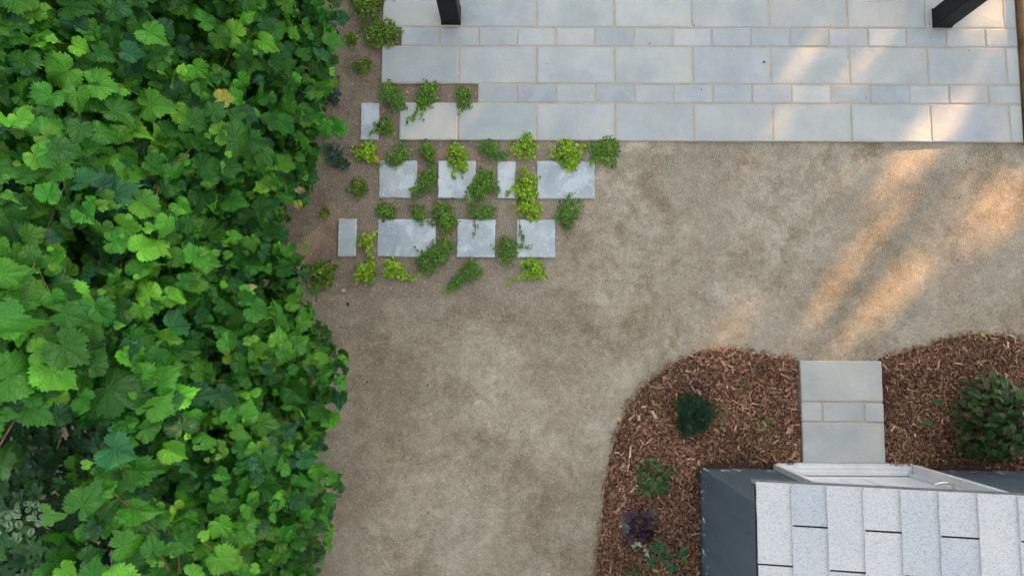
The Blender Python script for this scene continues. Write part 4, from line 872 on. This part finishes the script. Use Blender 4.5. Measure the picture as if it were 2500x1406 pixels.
# ---- fallen leaves and a stone
FL = 'fallen leaves'
fm = [tmesh('fallen_leaf', ovate(.3, s, .5, .5, 6), M['dry']) for s in range(3)]; fg = tmesh('fallen_vine_leaf', LT_HI[3], M['dry'])
for (px, py, z, s, ang, c, lab, m) in [(915, 380, .035, .055, -50, (.62, .36, .04), 'orange yellow dead leaf on the lime clump below the narrow stone', 0),
    (840, 709, .012, .03, 60, (.52, .44, .27), 'pale beige dead leaf on bare soil at the hedge foot', 'g'), (1150, 637, .03, .028, 70, (.6, .52, .3), 'small cream dead leaf at the lower edge of the square whitish stone', 1),
    (2263, 155, .03, .024, 30, (.6, .5, .1), 'tiny yellow leaf in a joint of the patio near the timber', 1), (1862, 153, .028, .026, 10, (.14, .09, .07), 'small dark brown leaf on a middle patio slab', 2),
    (2394, 813, .02, .045, -40, (.55, .5, .09), 'yellow green leaf on the mulch rim above the big shrub', 0), (1510, 1030, .03, .045, 80, (.55, .45, .1), 'yellow leaf on the mulch rim beside the gravel', 1),
    (1218, 597, .02, .035, 80, (.4, .22, .08), 'orange brown curled leaf between the two square lower stones', 2), (1335, 1402, .012, .03, 20, (.55, .5, .2), 'small yellow leaf on gravel at the bottom edge', 1),
    (990, 222, .02, .035, -30, (.5, .33, .16), 'tan dead leaf beside the dark clump under the first patio slab', 0), (1296, 396, .02, .022, 10, (.5, .42, .33), 'pale dead leaf beside the corner of the wide pale stone', 1), (600, 703, 1.0, .07, 10, (.5, .42, .2), 'dry tan leaf caught on the hedge leaves', 2),
    (765, 1170, .32, .06, 0, (.5, .34, .18), 'pale brown curled leaf caught low on the hedge edge', 2)]:
    w = at(px, py, z); a = math.radians(ang); o = put('fallen_leaf', fg if m == 'g' else fm[m], None, w, frame(nrm([rng.normal(0, .2), rng.normal(0, .2), 1]), [math.cos(a), math.sin(a), 0], s), c); tag(o, lab, 'leaf', FL)
def pebble(px, py, s, c, lab):
    V, F, U = round_leaf(9, -.3, 0, px); V = np.r_[[[0, 0, .35]], V[1:]*[1, .8, 0], V[1:]*[.85, .7, 0]+[0, 0, .28]]; F = [(0, 10+i, 10+(i+1) % 9) for i in range(9)]
    for i in range(9): j = (i+1) % 9; F += [(1+i, 10+i, 10+j), (1+i, 10+j, 1+j)]
    F = np.array(F)[:, ::-1]; w = at(px, py, 0); o = put('pebble', tmesh('pebble', (V, F, V[:, :2].copy()), M['stoneobj']), None, (w[0], w[1], -.004), np.eye(3)*s, c); tag(o, lab, 'stone', 'loose stones')
pebble(849, 742, .013, (.02, .02, .02), 'small black stone on bare soil at the hedge foot')
pebble(1200, 422, .010, (.05, .045, .04), 'tiny dark stone in the gap beside the narrow pale stone')
# ---- trees outside the picture whose crowns shade the yard (gaps carved in the leaves to place the sun patches)
UH = np.array([-math.sin(SUN_AZ), math.cos(SUN_AZ), 0]); DH = np.array([math.cos(SUN_AZ), math.sin(SUN_AZ), 0])
GAPS = []                                                    # openings carved for sun patches: centre, half length, half width, angle, openness
for (px, py, hl, hw, ang, s) in [(2095, 690, 112, 54, 52, 1), (2225, 690, 125, 52, 42, 1), (2200, 495, 95, 60, 55, 1), (2250, 395, 90, 56, 60, 1), (2345, 460, 95, 38, 55, .9), (2430, 515, 125, 52, 48, 1), (2150, 610, 40, 26, 50, .6), (2290, 560, 60, 22, 45, .6),
      (1765, 775, 66, 40, 78, .86), (1845, 700, 30, 20, 70, .4), (1955, 165, 95, 40, 70, .62), (2125, 60, 70, 44, 60, .7), (2045, 220, 60, 34, 60, .55), (1880, 320, 60, 34, 50, .5), (2300, 300, 70, 34, 50, .5), (2420, 50, 80, 60, 60, .8), (2110, 160, 40, 26, 60, .5), (2060, 420, 50, 26, 60, .45), (1960, 440, 40, 20, 60, .3), (1890, 900, 34, 28, 60, .8), (1865, 1010, 40, 30, 60, .8), (2480, 250, 120, 16, 88, .5)]:
    c = at(px, py)[:2]; GAPS.append((c, (hl+8)/PXM, (hw+8)/PXM, math.radians(ang), .66+.34*s))
BLOCKS = [(at(*c)[:2], a/PXM, b/PXM, k) for c, a, b, k in [((2172, 600), 34, 45, .55), ((2318, 585), 40, 45, .7), ((2385, 430), 30, 35, .6), ((2300, 525), 28, 34, .6)]]  # leaves kept here to break the sun patches apart
E0, E1 = at(2125, 792)[:2], at(2510, 552)[:2]; EN = nrm([E1[1]-E0[1], -(E1[0]-E0[0])])  # crowns left uncut past this line to shape a straight shadow edge
def open_at(p):
    q = (p-SUN*(p[:, 2:]/SUN[2]))[:, :2]; v = np.zeros(len(p))
    for c, hl, hw, a, s in GAPS:
        d = q-c; e = ((d[:, 0]*math.cos(a)+d[:, 1]*math.sin(a))/hl)**2+((-d[:, 0]*math.sin(a)+d[:, 1]*math.cos(a))/hw)**2; v = np.maximum(v, s*np.clip((1.5-e)/.35, 0, 1))
    for c, hl, hw, k in BLOCKS: d = q-c; v *= 1-k*np.clip((1.5-(d@DH[:2]/hl)**2-(d@UH[:2]/hw)**2)/.5, 0, 1)
    v[((q-E0)@EN > 0) & (q[:, 0] > 1.9) & (q[:, 1] < .9)] = 0
    return v
def near(p):
    q = (p-SUN*(p[:, 2:]/SUN[2]))[:, :2]; v = np.zeros(len(p), bool)
    for c, hl, hw, a, s in GAPS:
        d = q-c; u, w = d@DH[:2], d@UH[:2]; v |= (np.abs(u) < hl+.75) & (np.abs(w) < max(hw, .1)+.3)
    return v
tl = ovate(.42, 0, .2, .2, 2)
for k, u in enumerate([-6.3, -3.2, -.1, 3.0, 6.0]):
    base = DH*(13.2+.9*(k % 2))+UH*u; zc = 4.6; root = thing('shade_tree', ['slim', 'broad', 'tall', 'bushy', 'young'][k]+' leafy tree standing beyond the patio outside the picture', 'tree', base, 'trees that shade the yard')
    T = Acc(); T.add(tube([(0, 0, 0), (.05, .03, 1.5), (-.04, .08, 3.2), (.05, 0, 5.2), (0, .05, 7.4)], .17, .03, 9)); T.obj('trunk', M['bark'], root)
    for j in range(7):
        a = j*.9+k; T = Acc(); T.add(tube([(0, 0, 1.6+.7*j), (.8*math.cos(a), .8*math.sin(a), 2.1+.75*j), (1.6*math.cos(a), 1.6*math.sin(a), 2.5+.75*j)], .05, .015, 6)); T.obj('limb', M['bark'], root)
    A = Acc(); d = rng.normal(0, 1, (12000, 3)); d = d/np.linalg.norm(d, axis=1)[:, None]*np.sqrt(rng.uniform(.25, 1, 12000))[:, None]
    q_ = d[:, :1]*1.8*DH+d[:, 1:2]*2.7*UH+np.c_[np.zeros((12000, 2)), d[:, 2]*4.4+zc]
    q_ = q_[q_[:, 2] > .25]; nr = near(base+q_)
    for q in q_[~nr]: A.add(tl, frame(nrm(rand_dir(.9)+SUN*.7), rng.normal(0, 1, 3), rng.uniform(.18, .26)), q, vary((.04, .12, .025), .2))
    qs = np.repeat(q_[nr], 7, 0); qs = qs+rng.normal(0, .09, qs.shape)                  # finer sprays where light comes through
    for q in qs[rng.random(len(qs)) > open_at(base+qs)]: A.add(tl, frame(nrm(rand_dir(.9)+SUN*.7), rng.normal(0, 1, 3), rng.uniform(.06, .1)), q, vary((.04, .12, .025), .2))
    o = A.obj('crown', M['small'], root); o['kind'] = 'stuff'
